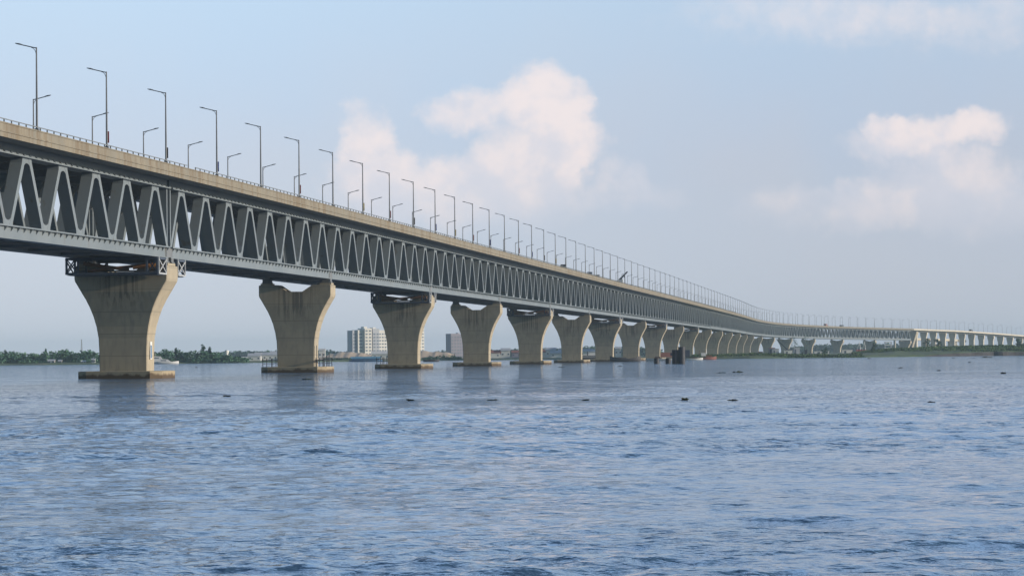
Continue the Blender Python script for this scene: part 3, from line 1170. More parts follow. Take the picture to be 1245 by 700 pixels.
def dune(name, x0, x1, Y, pts, label):
    """sand ridge: pts = (pixel x, pixel y of the crest)"""
    m = MB()
    n = 60
    rows = []
    for i in range(n + 1):
        px = x0 + (x1 - x0) * i / n
        py = float(np.interp(px, [p[0] for p in pts], [p[1] for p in pts]))
        zc = max(zpix(px, py, Y) + hills(px, 3.3, [(31, .22), (13, .08)]), .4)
        c = at(px, Y)
        rows.append([(c.x, Y - 60, .2), (c.x, Y - 34, zc * .45 + hills(px, 1.1, [(17, .2)])), (c.x, Y - 14, zc * .83), (c.x, Y, zc), (c.x, Y + 22, zc * .8), (c.x, Y + 70, .2)])
    m.add([q for r_ in rows for q in r_], [(i * 6 + j, (i + 1) * 6 + j, (i + 1) * 6 + j + 1, i * 6 + j + 1) for i in range(n) for j in range(5)])
    o = m.build(name, sandm, smooth=True)
    tag(o, label, 'sand heap')
    return o


dune('sand_heap', 389, 452, 2350, [(389, 433), (397, 430.5), (410, 428.7), (424, 427.6), (436, 428.6), (452, 431.5)], 'long pale sand heap on the far bank between the second and third piers')
dune('sand_heap', 505, 552, 2350, [(505, 427.5), (513, 426.2), (525, 427.2), (540, 428.4), (552, 429.5)], 'pale sand heap on the far bank between the third and fourth piers')
dune('sand_heap', 296, 346, 2400, [(296, 435.5), (304, 432.0), (312, 431.2), (318, 432.0), (326, 431.0), (334, 431.6), (346, 434.0)], 'pale low sand heap with sheds just left of the second pier')

# ------------------------------------------------------------------ trees
def leaf_cloud(m, c, rad, n, size, rr_):
    """leaf clumps scattered through an ellipsoid, thinner at the edge"""
    for _ in range(n):
        while True:
            q = (rr_.uniform(-1, 1), rr_.uniform(-1, 1), rr_.uniform(-1, 1))
            l = q[0] ** 2 + q[1] ** 2 + q[2] ** 2
            if l < 1 and rr_.random() < .35 + .65 * l:
                break
        p = Vector((c[0] + q[0] * rad[0], c[1] + q[1] * rad[1], c[2] + q[2] * rad[2]))
        a = rr_.uniform(0, 6.283)
        e1 = Vector((math.cos(a), math.sin(a), rr_.uniform(-.5, .5))).normalized()
        e2 = Vector((rr_.uniform(-1, 1), rr_.uniform(-1, 1), rr_.uniform(-.2, 1))).normalized()
        s1, s2 = size * rr_.uniform(.6, 1.3), size * rr_.uniform(.5, 1.1)
        m.add([p - e1 * s1, p - e2 * s2, p + e1 * s1 * .8, p + e2 * s2], [(0, 1, 2, 3)])


def crown(m, base, H, W, rr_, n=70, size=.55, low=.25):
    k = rr_.randint(4, 7)
    for i in range(k):
        t = (i + .5) / k
        z = base[2] + H * (low + (1 - low) * (t * .9 + .05))
        wr = W * (.55 + .45 * math.sin(math.pi * min(t * .8 + .18, 1)))
        off = wr * .45
        leaf_cloud(m, (base[0] + rr_.uniform(-off, off), base[1] + rr_.uniform(-off, off), z), (wr * .6, wr * .6, H * .17), n // k, size, rr_)


def tree(px, Y, H, W, label, mat=leafm, n=160, group=None, low=.25, name='tree'):
    b = at(px, Y, 0.9)
    if px > 1030:
        b.z = ground_z(b) - .1
    root = empty(name, b, 0, label, 'tree', group)
    m = MB()
    crown(m, (0, 0, 0), H, W, rnd, n, .6, low)
    m.build('crown', mat, root, fix=False)
    m = MB()
    m.tube((0, 0, -.3), (.1, 0, H * .72), .22, .08, 7)
    for q in range(4):
        a = rnd.uniform(0, 6.28)
        m.tube((.05, 0, H * (.35 + .08 * q)), (math.cos(a) * W * .5, math.sin(a) * W * .5, H * (.55 + .1 * q)), .09, .04, 5)
    m.build('trunk', trunkm, root, fix=False)
    return root


tr = random.Random(11)


def treeline(name, px0, px1, Y, prof, label_kind='stuff', mat=leafm, step=2.2, wid=4.0, depth=40, size=.75, n=85):
    """a far wood that reads as one mass: crowns packed along the bank; prof = (pixel x, pixel y of the tops)"""
    m = MB()
    px = px0
    while px < px1:
        py = float(np.interp(px, [p[0] for p in prof], [p[1] for p in prof]))
        Yt = Y + tr.uniform(-.2, 1.0) * depth
        zt = zpix(px, py, Yt) + tr.uniform(-1.6, .9)
        c = at(px + tr.uniform(-.8, .8), Yt, .6)
        if px > 840:
            c.z = ground_z(c) - .15
        H = max(zt - c.z, 1.6)
        crown(m, c, H, wid * tr.uniform(.75, 1.3), tr, n, size, .12)
        # undergrowth at its foot
        leaf_cloud(m, (c.x, c.y - 5, c.z + H * .16), (wid * 1.1, 3.0, H * .2), 26, size * .8, tr)
        px += step * tr.uniform(.6, 1.3)
    o = m.build(name, mat, fix=False)
    tag(o, kind='stuff')
    return o


treeline('far_wood', -90, 132, 1905, [(-90, 429), (0, 428.5), (8, 428), (25, 429.5), (45, 430), (55, 428.2), (70, 427.4), (80, 427), (90, 428), (100, 427.2), (112, 427.5), (124, 430), (132, 431)], step=1.7)
treeline('far_wood', 176, 300, 1920, [(176, 428), (190, 427), (200, 426), (212, 426.5), (225, 427), (240, 427.5), (262, 428.5), (275, 431), (290, 433), (300, 435)], step=1.7)
treeline('distant_wood', 268, 346, 3900, [(268, 428), (280, 427), (300, 426.8), (318, 427.3), (346, 427)], mat=leafd, step=1.6, wid=9, size=1.6, depth=80)
treeline('distant_wood', 386, 432, 3700, [(386, 426), (395, 424.5), (405, 427), (420, 427), (432, 428)], mat=leafd, step=2.0, wid=8, size=1.5, depth=80)
treeline('distant_wood', 528, 800, 3700, [(528, 428), (545, 426.5), (600, 425.5), (650, 424.5), (680, 424), (700, 423), (715, 421.5), (740, 422.5), (800, 423)], mat=leafd, step=1.8, wid=8, size=1.5, depth=80)
treeline('distant_wood', 955, 1092, 4300, [(955, 423), (985, 420), (1000, 419), (1030, 418.5), (1060, 418), (1092, 418)], mat=leafd, step=1.8, wid=9, size=1.6, depth=80)
treeline('bank_undergrowth', 395, 440, 2180, [(395, 437), (415, 436), (428, 434.8), (440, 434)], mat=leafd, step=1.6, wid=3, size=.6, n=40)
treeline('bank_undergrowth', 515, 560, 2200, [(515, 434.5), (530, 433.0), (548, 432.6), (560, 433)], mat=leafd, step=1.5, wid=3, size=.6, n=40)
# green growth along the near right bank
treeline('bank_bushes', 842, 1046, 1862, [(842, 435), (870, 433.6), (885, 432.6), (905, 433.6), (935, 433.8), (965, 433.0), (985, 432.2), (1005, 432), (1025, 431.2), (1046, 430.4)], mat=bushm, step=1.5, wid=3.2, size=.55, depth=14, n=46)
treeline('bank_bushes', 1040, 1260, 2085, [(1040, 428), (1060, 426.6), (1080, 425), (1100, 424), (1112, 423.4), (1130, 422.4), (1150, 422), (1165, 423.4), (1180, 422), (1200, 421.0), (1215, 420.4), (1230, 419.6), (1260, 418.5)], mat=bushm, step=1.5, wid=3.6, size=.6, depth=60, n=60)
treeline('bank_bushes', 1050, 1260, 2040, [(1050, 430.5), (1080, 429.3), (1110, 428.6), (1140, 427.4), (1160, 426.4), (1180, 425.6), (1200, 424.9), (1260, 424)], mat=bushm, step=1.4, wid=3.0, size=.5, depth=40, n=50)
treeline('bank_grass', 842, 1260, 1900, [(842, 435), (900, 434), (1000, 432.6), (1100, 429.4), (1150, 427.0), (1200, 425.6), (1260, 424.6)], mat=bushm, step=1.5, wid=2.6, size=.45, depth=10, n=26) if False else None

TREES = [
    (246, 1930, 9.6, 2.2, 'tall round-topped tree rising above the far-bank wood behind the first gap', leafd, .35),
    (255, 1935, 8.3, 1.6, 'slender tree just right of the tallest far-bank tree', leafd, .3),
    (80, 1925, 7.8, 2.6, 'bushy-topped tree standing a little above the wood left of the first pier', leafd, .3),
    (55, 1930, 7.8, .9, 'thin-topped tree sticking up from the wood near the left edge', leafd, .5),
    (6, 1935, 7.4, 1.6, 'dark tree poking above the wood at the far left', leafd, .4),
    (213, 1930, 7.6, 1.0, 'thin pointed tree above the white boat right of the first pier', leafd, .4),
    (966, 3300, 18, 5.5, 'broad blue-green tree seen under the bridge right of the crane', leafd, .1),
    (978, 3320, 21, 6.0, 'taller broad blue-green tree seen under the bridge beside the white shed', leafd, .1),
    (1002, 2000, 5.0, 2.4, 'small round bush-like tree on the bank before the twenty-first pier', leafd, .1),
    (1062, 2060, 6.2, 2.6, 'dark round tree on the bank left of the slanting pier', leafd, .1),
    (1247, 2100, 9.5, 3.6, 'dense dark tree at the right end of the bank', leafd, .1),
    (1238, 2110, 5.5, 2.6, 'lower dark tree beside the big tree at the right end of the bank', leafd, .1),
    (1126, 2090, 7.0, 3.6, 'dark leafy tree on the bank at the foot of the slanting pier', leafd, .05),
    (1140, 2095, 6.4, 3.4, 'dark leafy tree on the bank before the first viaduct columns', leafd, .05),
]
for (px, Y, H, W, lab, mt, low) in TREES:
    tree(px, Y, H, W, lab, mt, 230, None, low)

# ------------------------------------------------------------------ buildings
def block(root, x0, x1, z1, y0, y1, mat, bay=3.4, storey=3.2, z0=0.0, part='wall_block', win=True, rows=None):
    d = MB()
    d.box(((x0 + x1) / 2, (y0 + y1) / 2, (z0 + z1) / 2), (x1 - x0, y1 - y0, z1 - z0))
    w = d.build(part, mat, root)
    if not win:
        return w
    m = MB()
    nst = rows or int((z1 - z0 - 1.2) / storey)
    nb = max(int((x1 - x0 - .8) / bay), 1)
    for i in range(nst):
        z = z0 + 1.0 + storey * i + .9
        for j in range(nb):
            x = x0 + (x1 - x0) * (j + .5) / nb
            m.box((x, y0 + .12 - .2, z), ((x1 - x0) / nb * .52, .3, 1.35))
        nd = max(int((y1 - y0 - 1) / bay), 1)
        for j in range(nd):
            y = y0 + (y1 - y0) * (j + .5) / nd
            m.box((x1 + .08, y, z), (.3, (y1 - y0) / nd * .5, 1.35))
    m.build('window_pane', glassf, w)
    return w


Yb = 3200.0
sc1 = Yb / 4000.0


def bx(px):
    return (px - 446) * sc1


root = empty('apartment_block', at(449, Yb, .5), R_(24), 'row of pale high-rise apartment towers seen between the second and third piers', 'building')
zt = lambda py: zpix(446, py, Yb) - .5
block(root, bx(424.5), bx(430.5), zt(401.5), 2, 16, greyw)
block(root, bx(430.6), bx(438.0), zt(401.0), 0, 16, cream, 2.6)
block(root, bx(438.2), bx(447.4), zt(399.0), -3, 16, cream, 2.4)
block(root, bx(439.4), bx(443.6), zt(397.0), 2, 10, white, win=False, z0=zt(399.0) + .01, part='roof_house')
block(root, bx(449.2), bx(457.6), zt(399.6), -2, 16, greyw, 2.6)
block(root, bx(451.0), bx(455.0), zt(397.9), 2, 10, white, win=False, z0=zt(399.6) + .01, part='roof_house')
block(root, bx(447.5), bx(449.1), zt(402.5), 4, 16, greyw, win=False)
block(root, bx(457.7), bx(468.5), zt(401.4), 0, 16, cream, 2.4)
root = empty('apartment_tower', at(513.5, 3250, .5), R_(30), 'single pale high-rise slab just right of the third pier', 'building')
block(root, -4.5, 1.6, zpix(515, 398.5, 3250) - .5, 0, 16, cream, 2.6)
root = empty('apartment_tower', at(556, 3300, .5), R_(20), 'mauve-grey high-rise block seen left of the fourth pier', 'building')
block(root, -7.2, 2.0, zpix(552, 405.5, 3300) - .5, 0, 16, mauvew, 2.6)
block(root, 2.1, 9.6, zpix(552, 406.6, 3300) - .5, 1, 16, mauvew, 2.2)
block(root, 1.0, 3.4, zpix(552, 404.4, 3300) - .5, 3, 9, greyw, win=False, z0=zpix(552, 405.5, 3300) - .48, part='roof_house')


def house(px, Y, w, h, label, wall=cream, roof=tinm, dp=7.0, rz=0.0, zb=None, gable=True):
    b = at(px, Y, .6 if zb is None else zb)
    root = empty('house', b, rz, label, 'house')
    d = MB()
    d.box((0, 0, h / 2), (w, dp, h))
    wl = d.build('wall', wall, root)
    for x in np.linspace(-w * .32, w * .32, max(2, int(w / 4))):
        d = MB()
        d.box((x, -dp / 2 - .02, h * .55), (1.0, .14, 1.1))
        d.build('window_pane', glassm, wl)
    d = MB()
    if gable:
        d.prism([(-dp / 2 - .5, h - .05), (0, h + dp * .24), (dp / 2 + .5, h - .05), (dp / 2 + .5, h - .2), (0, h + dp * .24 - .16), (-dp / 2 - .5, h - .2)], 'x', -w / 2 - .4, w / 2 + .4)
    else:
        d.box((0, 0, h + .13), (w + .6, dp + .6, .25))
    d.build('roof', roof, root)
    return root


HOUSES = [
    (62, 1895, 3.6, 1.7, 'low cream house at the water edge left of the first pier', cream, tinm),
    (72.5, 1893, 1.7, 1.6, 'tiny white hut at the water edge left of the first pier', white, tinm),
    (101, 1893, 2.2, 1.2, 'small white hut under the mast left of the first pier', white, white),
    (113, 1892, 1.8, 2.2, 'small tall white hut nearest the first pier on its left', white, tinm),
    (309, 2330, 9, 3.6, 'white shed among trees left of the second pier', white, tinm),
    (296, 2010, 3.5, 2.2, 'tiny white hut on the low bank left of the second pier', white, white),
    (325, 2340, 18, 4.2, 'long pale tin-roofed shed just left of the second pier', white, tinm),
    (335, 2345, 8, 5.0, 'tin shed partly hidden by the left edge of the second pier', tinm, tinm),
    (391, 2330, 4.4, 7.4, 'narrow white building just right of the second pier', white, white),
    (463, 2260, 13, 4.2, 'white building at the left edge of the third pier', white, white),
    (600, 2500, 12, 6, 'cream house just right of the fourth pier', cream, redroof),
    (608, 2520, 10, 5, 'red-roofed low house right of the fourth pier', cream, redroof),
    (614, 2500, 9, 8, 'tall white house between the fourth and fifth piers', white, tinm),
    (662, 2560, 12, 6.2, 'red-roofed house between the fifth and sixth piers', cream, redroof),
    (669, 2530, 10, 8.2, 'white two-storey house close to the sixth pier', white, tinm),
    (677, 2500, 14, 5.0, 'pale tin-roofed house between the sixth and fifth piers', white, tinm),
    (712, 2700, 14, 7, 'cream house seen left of the seventh pier', cream, tinm),
    (751, 2650, 6, 9.5, 'narrow white house seen between the seventh and eighth piers', white, tinm),
    (762, 2600, 9, 5, 'mauve low house between the seventh and eighth piers', mauvew, redroof),
]
for (px, Y, w, h, lab, wl, rf) in HOUSES:
    k_ = .75 if Y > 2450 else 1.0
    house(px, Y, w * k_, h * k_, lab, wl, rf, dp=min(8, max(2.5, w)))
# town behind the fourth to sixth piers
TOWN = [(627, 2650, 9, 6.5, mauvew, redroof, 'mauve house with red roof seen beside the fifth pier'),
        (640, 2620, 10, 8, white, tinm, 'white house half hidden by the fifth pier'),
        (655, 2640, 9, 5.6, greyw, tinm, 'grey low house beside the fifth pier on its right'),
        (683, 2600, 8, 7.4, mauvew, tinm, 'mauve house just left of the sixth pier'),
        (699, 2620, 10, 6.2, white, redroof, 'white house with red roof by the sixth pier'),
        (721, 2640, 9, 6.6, white, tinm, 'white house behind the moored dark ferry')]
for (px, Y, w, h, wl, rf, lab) in TOWN:
    house(px, Y, w * .8, h * .72, lab, wl, rf)

# mast and white tank tower on the left bank
m = MB()
b = at(98.5, 1940, .8)
H = zpix(98.5, 412.5, 1940) - .8
for i in range(3):
    a = i * 2.094
    m.tube((math.cos(a) * .8, math.sin(a) * .8, 0), (math.cos(a) * .18, math.sin(a) * .18, H), .11, .07, 6)
for i in range(14):
    t0, t1 = i / 14, (i + 1) / 14
    for j in range(3):
        a, c = j * 2.094, (j + 1) * 2.094
        r0, r1 = .8 - .62 * t0, .8 - .62 * t1
        m.bar((math.cos(a) * r0, math.sin(a) * r0, H * t0), (math.cos(c) * r1, math.sin(c) * r1, H * t1), .08)
o = m.build('lattice_mast', darksteel)
o.location = b
tag(o, 'thin lattice mast rising out of the wood left of the first pier', 'mast')
root = empty('water_tower', at(275, 2050, .6), 0, 'narrow white tower standing in the trees between the first two piers', 'tower')
d = MB()
H = zpix(275, 425.2, 2050) - .6
d.tube((0, 0, 0), (0, 0, H - 2.2), 1.0, .85, 12)
d.build('shaft', white, root)
d = MB()
d.tube((0, 0, H - 2.2), (0, 0, H - .5), 1.25, 1.25, 14)
d.tube((0, 0, H - .5), (0, 0, H), 1.25, .3, 14)
d.build('tank', white, root)

# ------------------------------------------------------------------ boats
def boat(px, py, L, W, Hh, label, hull=wood, rz=0.0, sheer=.6, name='wooden_boat', cat='boat'):
    b = on_water(px, py)
    root = empty(name, b, rz, label, cat)
    d = MB()
    rings = []
    n = 14
    for i in range(n + 1):
        t = i / n
        x = (t - .5) * L
        e = abs(2 * t - 1)
        w = W / 2 * max(1 - e ** 2.6, .03)
        zt_ = Hh * (1 + sheer * e ** 2.2)
        zk = -.5 + .5 * e ** 4 * 1.4
        rings.append([(x, -w, zt_), (x, -w * .92, zt_ * .45), (x, -w * .5, zk), (x, w * .5, zk), (x, w * .92, zt_ * .45), (x, w, zt_), (x, w * .86, zt_ - .12), (x, -w * .86, zt_ - .12)])
    d.loft(rings)
    d.build('hull', hull, root)
    return root


def add_part(root, name, mat, fn_):
    d = MB()
    fn_(d)
    return d.build(name, mat, root)


def rider(root_boat, x, z, label, hgt=1.0, coat=wood):
    pass


# dark wooden boat right of the third pier
r = boat(523.5, 439.6, 8.6, 2.6, .75, 'dark wooden country boat with upturned ends floating right of the third pier', sheer=.9)
add_part(r, 'cargo_heap', wood, lambda d: (d.box((-.4, 0, .95), (3.2, 1.7, .6)), d.box((1.6, 0, .85), (1.2, 1.2, .5))))
add_part(r, 'mast_pole', wood, lambda d: (d.tube((-3.4, 0, .8), (-3.4, 0, 2.4), .06, n=6), d.tube((2.6, 0, .8), (2.6, 0, 2.2), .06, n=6)))
# blue barge roofs left of the third pier
r = boat(444, 439.35, 21, 5, .8, 'long blue-roofed barge moored at the far bank left of the third pier', blueh, sheer=.25, name='covered_barge')
add_part(r, 'roof', bluet, lambda d: d.prism([(-2.4, 2.0), (0, 3.0), (2.4, 2.0), (2.4, 1.85), (-2.4, 1.85)], 'x', -9.4, 9.2))
add_part(r, 'cabin', blueh, lambda d: d.box((0, 0, 1.4), (17, 4.2, .95)))
# white speed boat right of the first pier
r = boat(199.5, 442.35, 15.5, 4.2, 1.2, 'white motor boat with stepped cabin showing right of the first pier', white, rz=R_(4), sheer=.35, name='motor_boat')
add_part(r, 'cabin', white, lambda d: d.prism([(-6.8, 1.1), (3.6, 1.1), (1.6, 2.5), (-1.2, 2.7), (-2.4, 4.2), (-6.4, 4.3)], 'y', -1.55, 1.55))
c_ = add_part(r, 'window', glassm, lambda d: (d.box((-.6, -1.58, 1.9), (3.0, .1, .5)), d.box((-4.4, -1.58, 3.3), (2.6, .1, .5))))
add_part(r, 'mast_pole', white, lambda d: d.tube((-5, 0, 4.3), (-5, 0, 6.0), .07, n=6))
# dark ferry left of the seventh pier
r = boat(714.5, 438.3, 11.5, 4.6, 1.2, 'black-hulled double-deck ferry moored left of the seventh pier', wood, sheer=.3, name='river_ferry')
add_part(r, 'cabin', wood, lambda d: d.box((-.2, 0, 1.9), (8.6, 3.6, 1.3)))
add_part(r, 'roof', tinm, lambda d: d.box((-.2, 0, 2.62), (9.0, 4.0, .14)))
add_part(r, 'wheelhouse', white, lambda d: d.box((1.6, 0, 3.2), (2.2, 2.4, 1.0)))
add_part(r, 'funnel', wood, lambda d: d.tube((-.4, 0, 2.7), (-.4, 0, 4.6), .28, .24, 10))
add_part(r, 'window', tinm, lambda d: d.box((-.2, -1.84, 2.0), (7.4, .1, .3)))
# long dark hull right of the seventh pier
r = boat(759.5, 439.4, 13.0, 3.4, 1.25, 'long dark wooden hull with raised bow moored between the seventh and eighth piers', wood, rz=R_(2), sheer=1.0)
add_part(r, 'deck_cover', wood, lambda d: d.prism([(-1.2, 1.2), (0, 1.75), (1.2, 1.2)], 'x', -5.0, .5))
# red-roofed house boat and neighbours between ninth and tenth piers
r = boat(808, 438.2, 17, 4.0, .9, 'pale barge with a dark red deckhouse left of the mooring dolphin', white, sheer=.2, name='work_barge')
add_part(r, 'deckhouse', redroof, lambda d: d.box((.8, 0, 2.6), (6.0, 3.0, 2.0)))
add_part(r, 'deck_load', rust, lambda d: d.box((-3.6, 0, 1.4), (2.4, 2.0, .9)))
r = boat(841, 437.6, 10, 2.8, .8, 'pale open boat just right of the mooring dolphin', white, sheer=.4)
add_part(r, 'canopy', weedm, lambda d: d.box((-1, 0, 1.2), (4.4, 2.0, .5)))
r = boat(856, 437.2, 11.5, 3.4, 1.1, 'dark red work boat against the bank right of the mooring dolphin', redroof, sheer=.5, name='work_boat')
add_part(r, 'wheelhouse', white, lambda d: d.box((-.6, 0, 2.6), (2.2, 2.2, 1.6)))
add_part(r, 'deck_load', rust, lambda d: (d.box((2.0, 0, 1.7), (3.0, 2.2, 1.1)), d.tube((-2.6, 0, 1.2), (-2.6, 0, 4.6), .1, n=6)))

# ------------------------------------------------------------------ mooring dolphin and piles in the river
b = on_water(825.5, 442.4)
root = empty('mooring_dolphin', b, 0, 'cluster of thick dark mooring piles with a fender box standing in the river', 'mooring dolphin')
d = MB()
d.tube((-1.3, 0, -2), (-1.3, 0, 4.2), .98, n=20)
d.build('pile', pilem, root)
d = MB()
d.tube((.6, -.2, -2), (.6, -.2, 5.1), 1.05, n=20)
d.build('pile', pilem, root)
d = MB()
d.tube((-.3, 1.5, -2), (-.3, 1.5, 4.0), .8, n=20)
d.build('pile', pilem, root)
d = MB()
d.box((2.2, .4, 3.1), (1.6, 1.6, 2.1))
d.box((-2.5, .3, 2.9), (.5, 1.0, .8))
d.build('fender_box', gantry, root)
for (px, lab, hh) in ((797.5, 'short thick dark pile stump farther from the mooring dolphin', 1.65), (811.5, 'short thick dark pile stump close to the mooring dolphin', 1.6)):
    b = on_water(px, 442.3)
    d = MB()
    d.tube((0, 0, -2), (0, 0, hh), .8, n=20)
    d.tube((0, 0, hh), (0, 0, hh + .1), .84, n=20)
    o = d.build('pile_stump', pilem)
    o.location = b
    tag(o, lab, 'pile stump', 'pile stumps in the river')

# ------------------------------------------------------------------ yard on the bank: crane, sheds, containers
Yk = 1960.0
root = empty('lattice_crane', at(955.5, Yk, 2.0), 0, 'dark crawler crane with long lattice boom in the yard under the bridge', 'crane')
k_ = Yk / 4000.0


def seg(d, a, b, w):
    d.bar(a, b, w)


d = MB()
tip = ((943.5 - 955.5) * k_, 0, zpix(943.5, 412.5, Yk) - 2)
ft = (1.2, 0, 2.2)
for oy in (-.5, .5):
    for oz in (-.4, .4):
        d.bar((ft[0], oy, ft[2] + oz * .6), (tip[0], oy * .4, tip[2] + oz * .6), .16)
for i in range(12):
    t0, t1 = i / 12, (i + 1) / 12
    for oy in (-.5, .5):
        z_ = lambda t, s_: ft[2] + (tip[2] - ft[2]) * t + s_ * .26
        x_ = lambda t: ft[0] + (tip[0] - ft[0]) * t
        d.bar((x_(t0), oy, z_(t0, -1)), (x_(t1), oy, z_(t1, 1)), .1)
d.build('boom', pilem, root)
d = MB()
d.box((1.6, 0, 2.2), (4.2, 2.6, 1.9))
d.box((-.4, -.7, 2.0), (1.0, 1.0, 1.5))
d.build('cab', gantry, root)
d = MB()
for y in (-1.5, 1.5):
    d.box((.8, y, .55), (5.2, .8, 1.0))
d.build('crawler_track', pilem, root)
d = MB()
d.bar((2.8, 0, 3.0), (3.4, 0, 6.6), .2)
d.tube((3.4, 0, 6.5), (tip[0], 0, tip[2]), .05, n=5)
d.build('gantry_stay', pilem, root)


def shed(px, w, h, label, mat, roof, dp=5.0, Y=Yk, name='site_shed'):
    r = empty(name, at(px, Y, 1.9), 0, label, 'shed')
    d = MB()
    d.box((0, 0, h / 2), (w, dp, h))
    d.build('wall', mat, r)
    d = MB()
    d.box((0, 0, h + .1), (w + .5, dp + .5, .2))
    d.build('roof', roof, r)
    d = MB()
    d.box((-w * .2, -dp / 2 - .03, h * .42), (w * .18, .1, h * .7))
    d.build('door', glassm, r)
    return r


shed(937.5, 3.6, 4.0, 'mauve site shed left of the crane, the taller one', mauvew, redroof, Y=1950)
shed(941.8, 3.8, 3.4, 'purple-grey site shed nearest the crane on its left', greyw, mauvew, Y=1946)
shed(957.5, 4.6, 2.4, 'white container shed beside the crane cab', white, white, Y=1945)
shed(967.5, 3.6, 4.2, 'small white-roofed shed under the blue-green trees', greyw, white, Y=2050)
shed(975.5, 3.0, 1.7, 'low white container right of the white-roofed shed', white, white, Y=1980)
shed(979.0, 1.2, 2.6, 'narrow dark hut at the right end of the yard', pilem, pilem, Y=1975)
shed(923.5, 2.6, 1.8, 'tiny dark red hut at the foot of the eighteenth pier', redroof, tinm, Y=1950)
shed(1029, 8.0, 3.0, 'long cream shed right of the twenty-second pier', cream, cream, Y=2600)
shed(998, 11.0, 2.0, 'long low white shed between the twentieth and twenty-second piers', white, white, Y=2500)
# red and white drilling rigs seen under the bridge
for (px, lab) in ((1043.5, 'pink-red drilling rig standing under the bridge, farther left'), (1049.5, 'pink-red drilling rig with white mast under the bridge')):
    r = empty('drilling_rig', at(px, 2500, 2), 0, lab, 'drilling rig')
    d = MB()
    d.box((0, 0, 1.6), (4.2, 2.6, 2.4))
    d.build('engine_house', redm, r)
    d = MB()
    d.tube((1.2, 0, 2.6), (.4, 0, 9.0), .28, .18, 8)
    d.bar((-1.4, 0, 2.6), (.5, 0, 8.0), .22)
    d.build('mast', white, r)
# three-storey open frame
r = empty('concrete_frame', at(1079, 2600, 3), 0, 'pale three-storey open building frame left of the slanting pier', 'building')
for i in range(4):
    d = MB()
    d.box((0, 0, .6 + i * 2.4), (5.4, 5, .55))
    d.build('floor_slab', white, r)
d = MB()
for x in (-2.4, 2.4):
    for y in (-2.2, 2.2):
        d.box((x, y, 3.8), (.4, .4, 7.6))
d.build('column', greyw, r)

# ------------------------------------------------------------------ on the deck
def on_deck(s, w):
    return P(s, w, 31.345)


def s_of(px, w=W_DECK):
    """where along the near parapet the pixel column falls"""
    lo, hi = 350.0, 4200.0
    for _ in range(50):
        mi = (lo + hi) / 2
        q = P(mi, w)
        if 622.5 + 4000 * q.x / q.y < px:
            lo = mi
        else:
            hi = mi
    return lo


s = s_of(750.5, 7.2)
root = empty('truck_crane', on_deck(s, 8.8), -heading(s), 'truck crane with raised slanting boom parked on the bridge deck', 'truck crane')
d = MB()
d.box((0, 0, 1.1), (2.4, 8.5, .7))
d.build('chassis', orange, root)
d = MB()
d.box((0, -3.2, 2.2), (2.3, 1.8, 1.7))
d.build('cab', white, root)
for y in (-3.0, 1.6, 3.0):
    for x in (-1.0, 1.0):
        d = MB()
        d.tube((x - .18, y, .52), (x + .18, y, .52), .5, n=14)
        d.build('wheel', pilem, root)
d = MB()
d.bar((-1.9, 1.0, 1.8), (2.7, 1.4, 6.4), .85, .9, r2=.6)
d.bar((-1.2, 1.0, 1.4), (.4, 1.15, 3.6), .2)
d.build('boom', pilem, root)
s2 = s_of(762.5)
d = MB()
d.tube((0, 0, 0), (0, 0, 4.6), .12, .1, n=8)
d.box((0, 0, 4.2), (.5, .12, .7))
o = d.build('sign_post', pilem)
o.location = P(s2, W_DECK - 1.0, 31.345)
tag(o, 'dark post with small plate on the deck right of the truck crane', 'sign post')


def vehicle(px, w, name, label, cat, L, Wd, H, mat, cabmat=None):
    s = s_of(px, w)
    root = empty(name, on_deck(s, w), -heading(s), label, cat)
    d = MB()
    d.prism([(-L / 2, .4), (L / 2, .4), (L / 2, H * .55), (L * .36, H * .62), (L * .25, H), (-L * .46, H), (-L / 2, H * .9)], 'x', -Wd / 2, Wd / 2)
    d.build('body', mat, root)
    d = MB()
    d.box((0, -.05 * L, H * .80), (Wd + .03, L * .55, H * .22))
    d.build('window', glassm, root)
    for x in (-1, 1):
        for y in (-.32, .32):
            d = MB()
            d.tube((x * (Wd / 2 - .2), y * L, .38), (x * (Wd / 2 + .02), y * L, .38), .38, n=14)
            d.build('wheel', pilem, root)
    return root


vehicle(685.5, 9.4, 'van', 'small dark van on the deck left of the truck crane', 'van', 4.2, 1.7, 2.6, bannerd)
vehicle(717.5, 9.4, 'van', 'dark blue van on the deck, the nearest to the truck crane', 'van', 4.4, 1.7, 2.5, gantry)
vehicle(726.5, 9.4, 'pickup', 'low dark pickup on the deck just left of the truck crane', 'pickup', 4.4, 1.7, 2.2, wood)
vehicle(1003.5, 7.6, 'truck', 'dark red truck on the far stretch of the bridge deck', 'truck', 9.0, 2.4, 3.4, redroof)
vehicle(1023, 7.6, 'bus', 'long dark bus on the far stretch of deck right of the red truck', 'bus', 12.0, 2.5, 2.9, wood)
vehicle(1180, 7.6, 'truck', 'dark truck on the concrete viaduct at the far right', 'truck', 8.0, 2.4, 3.8, wood)


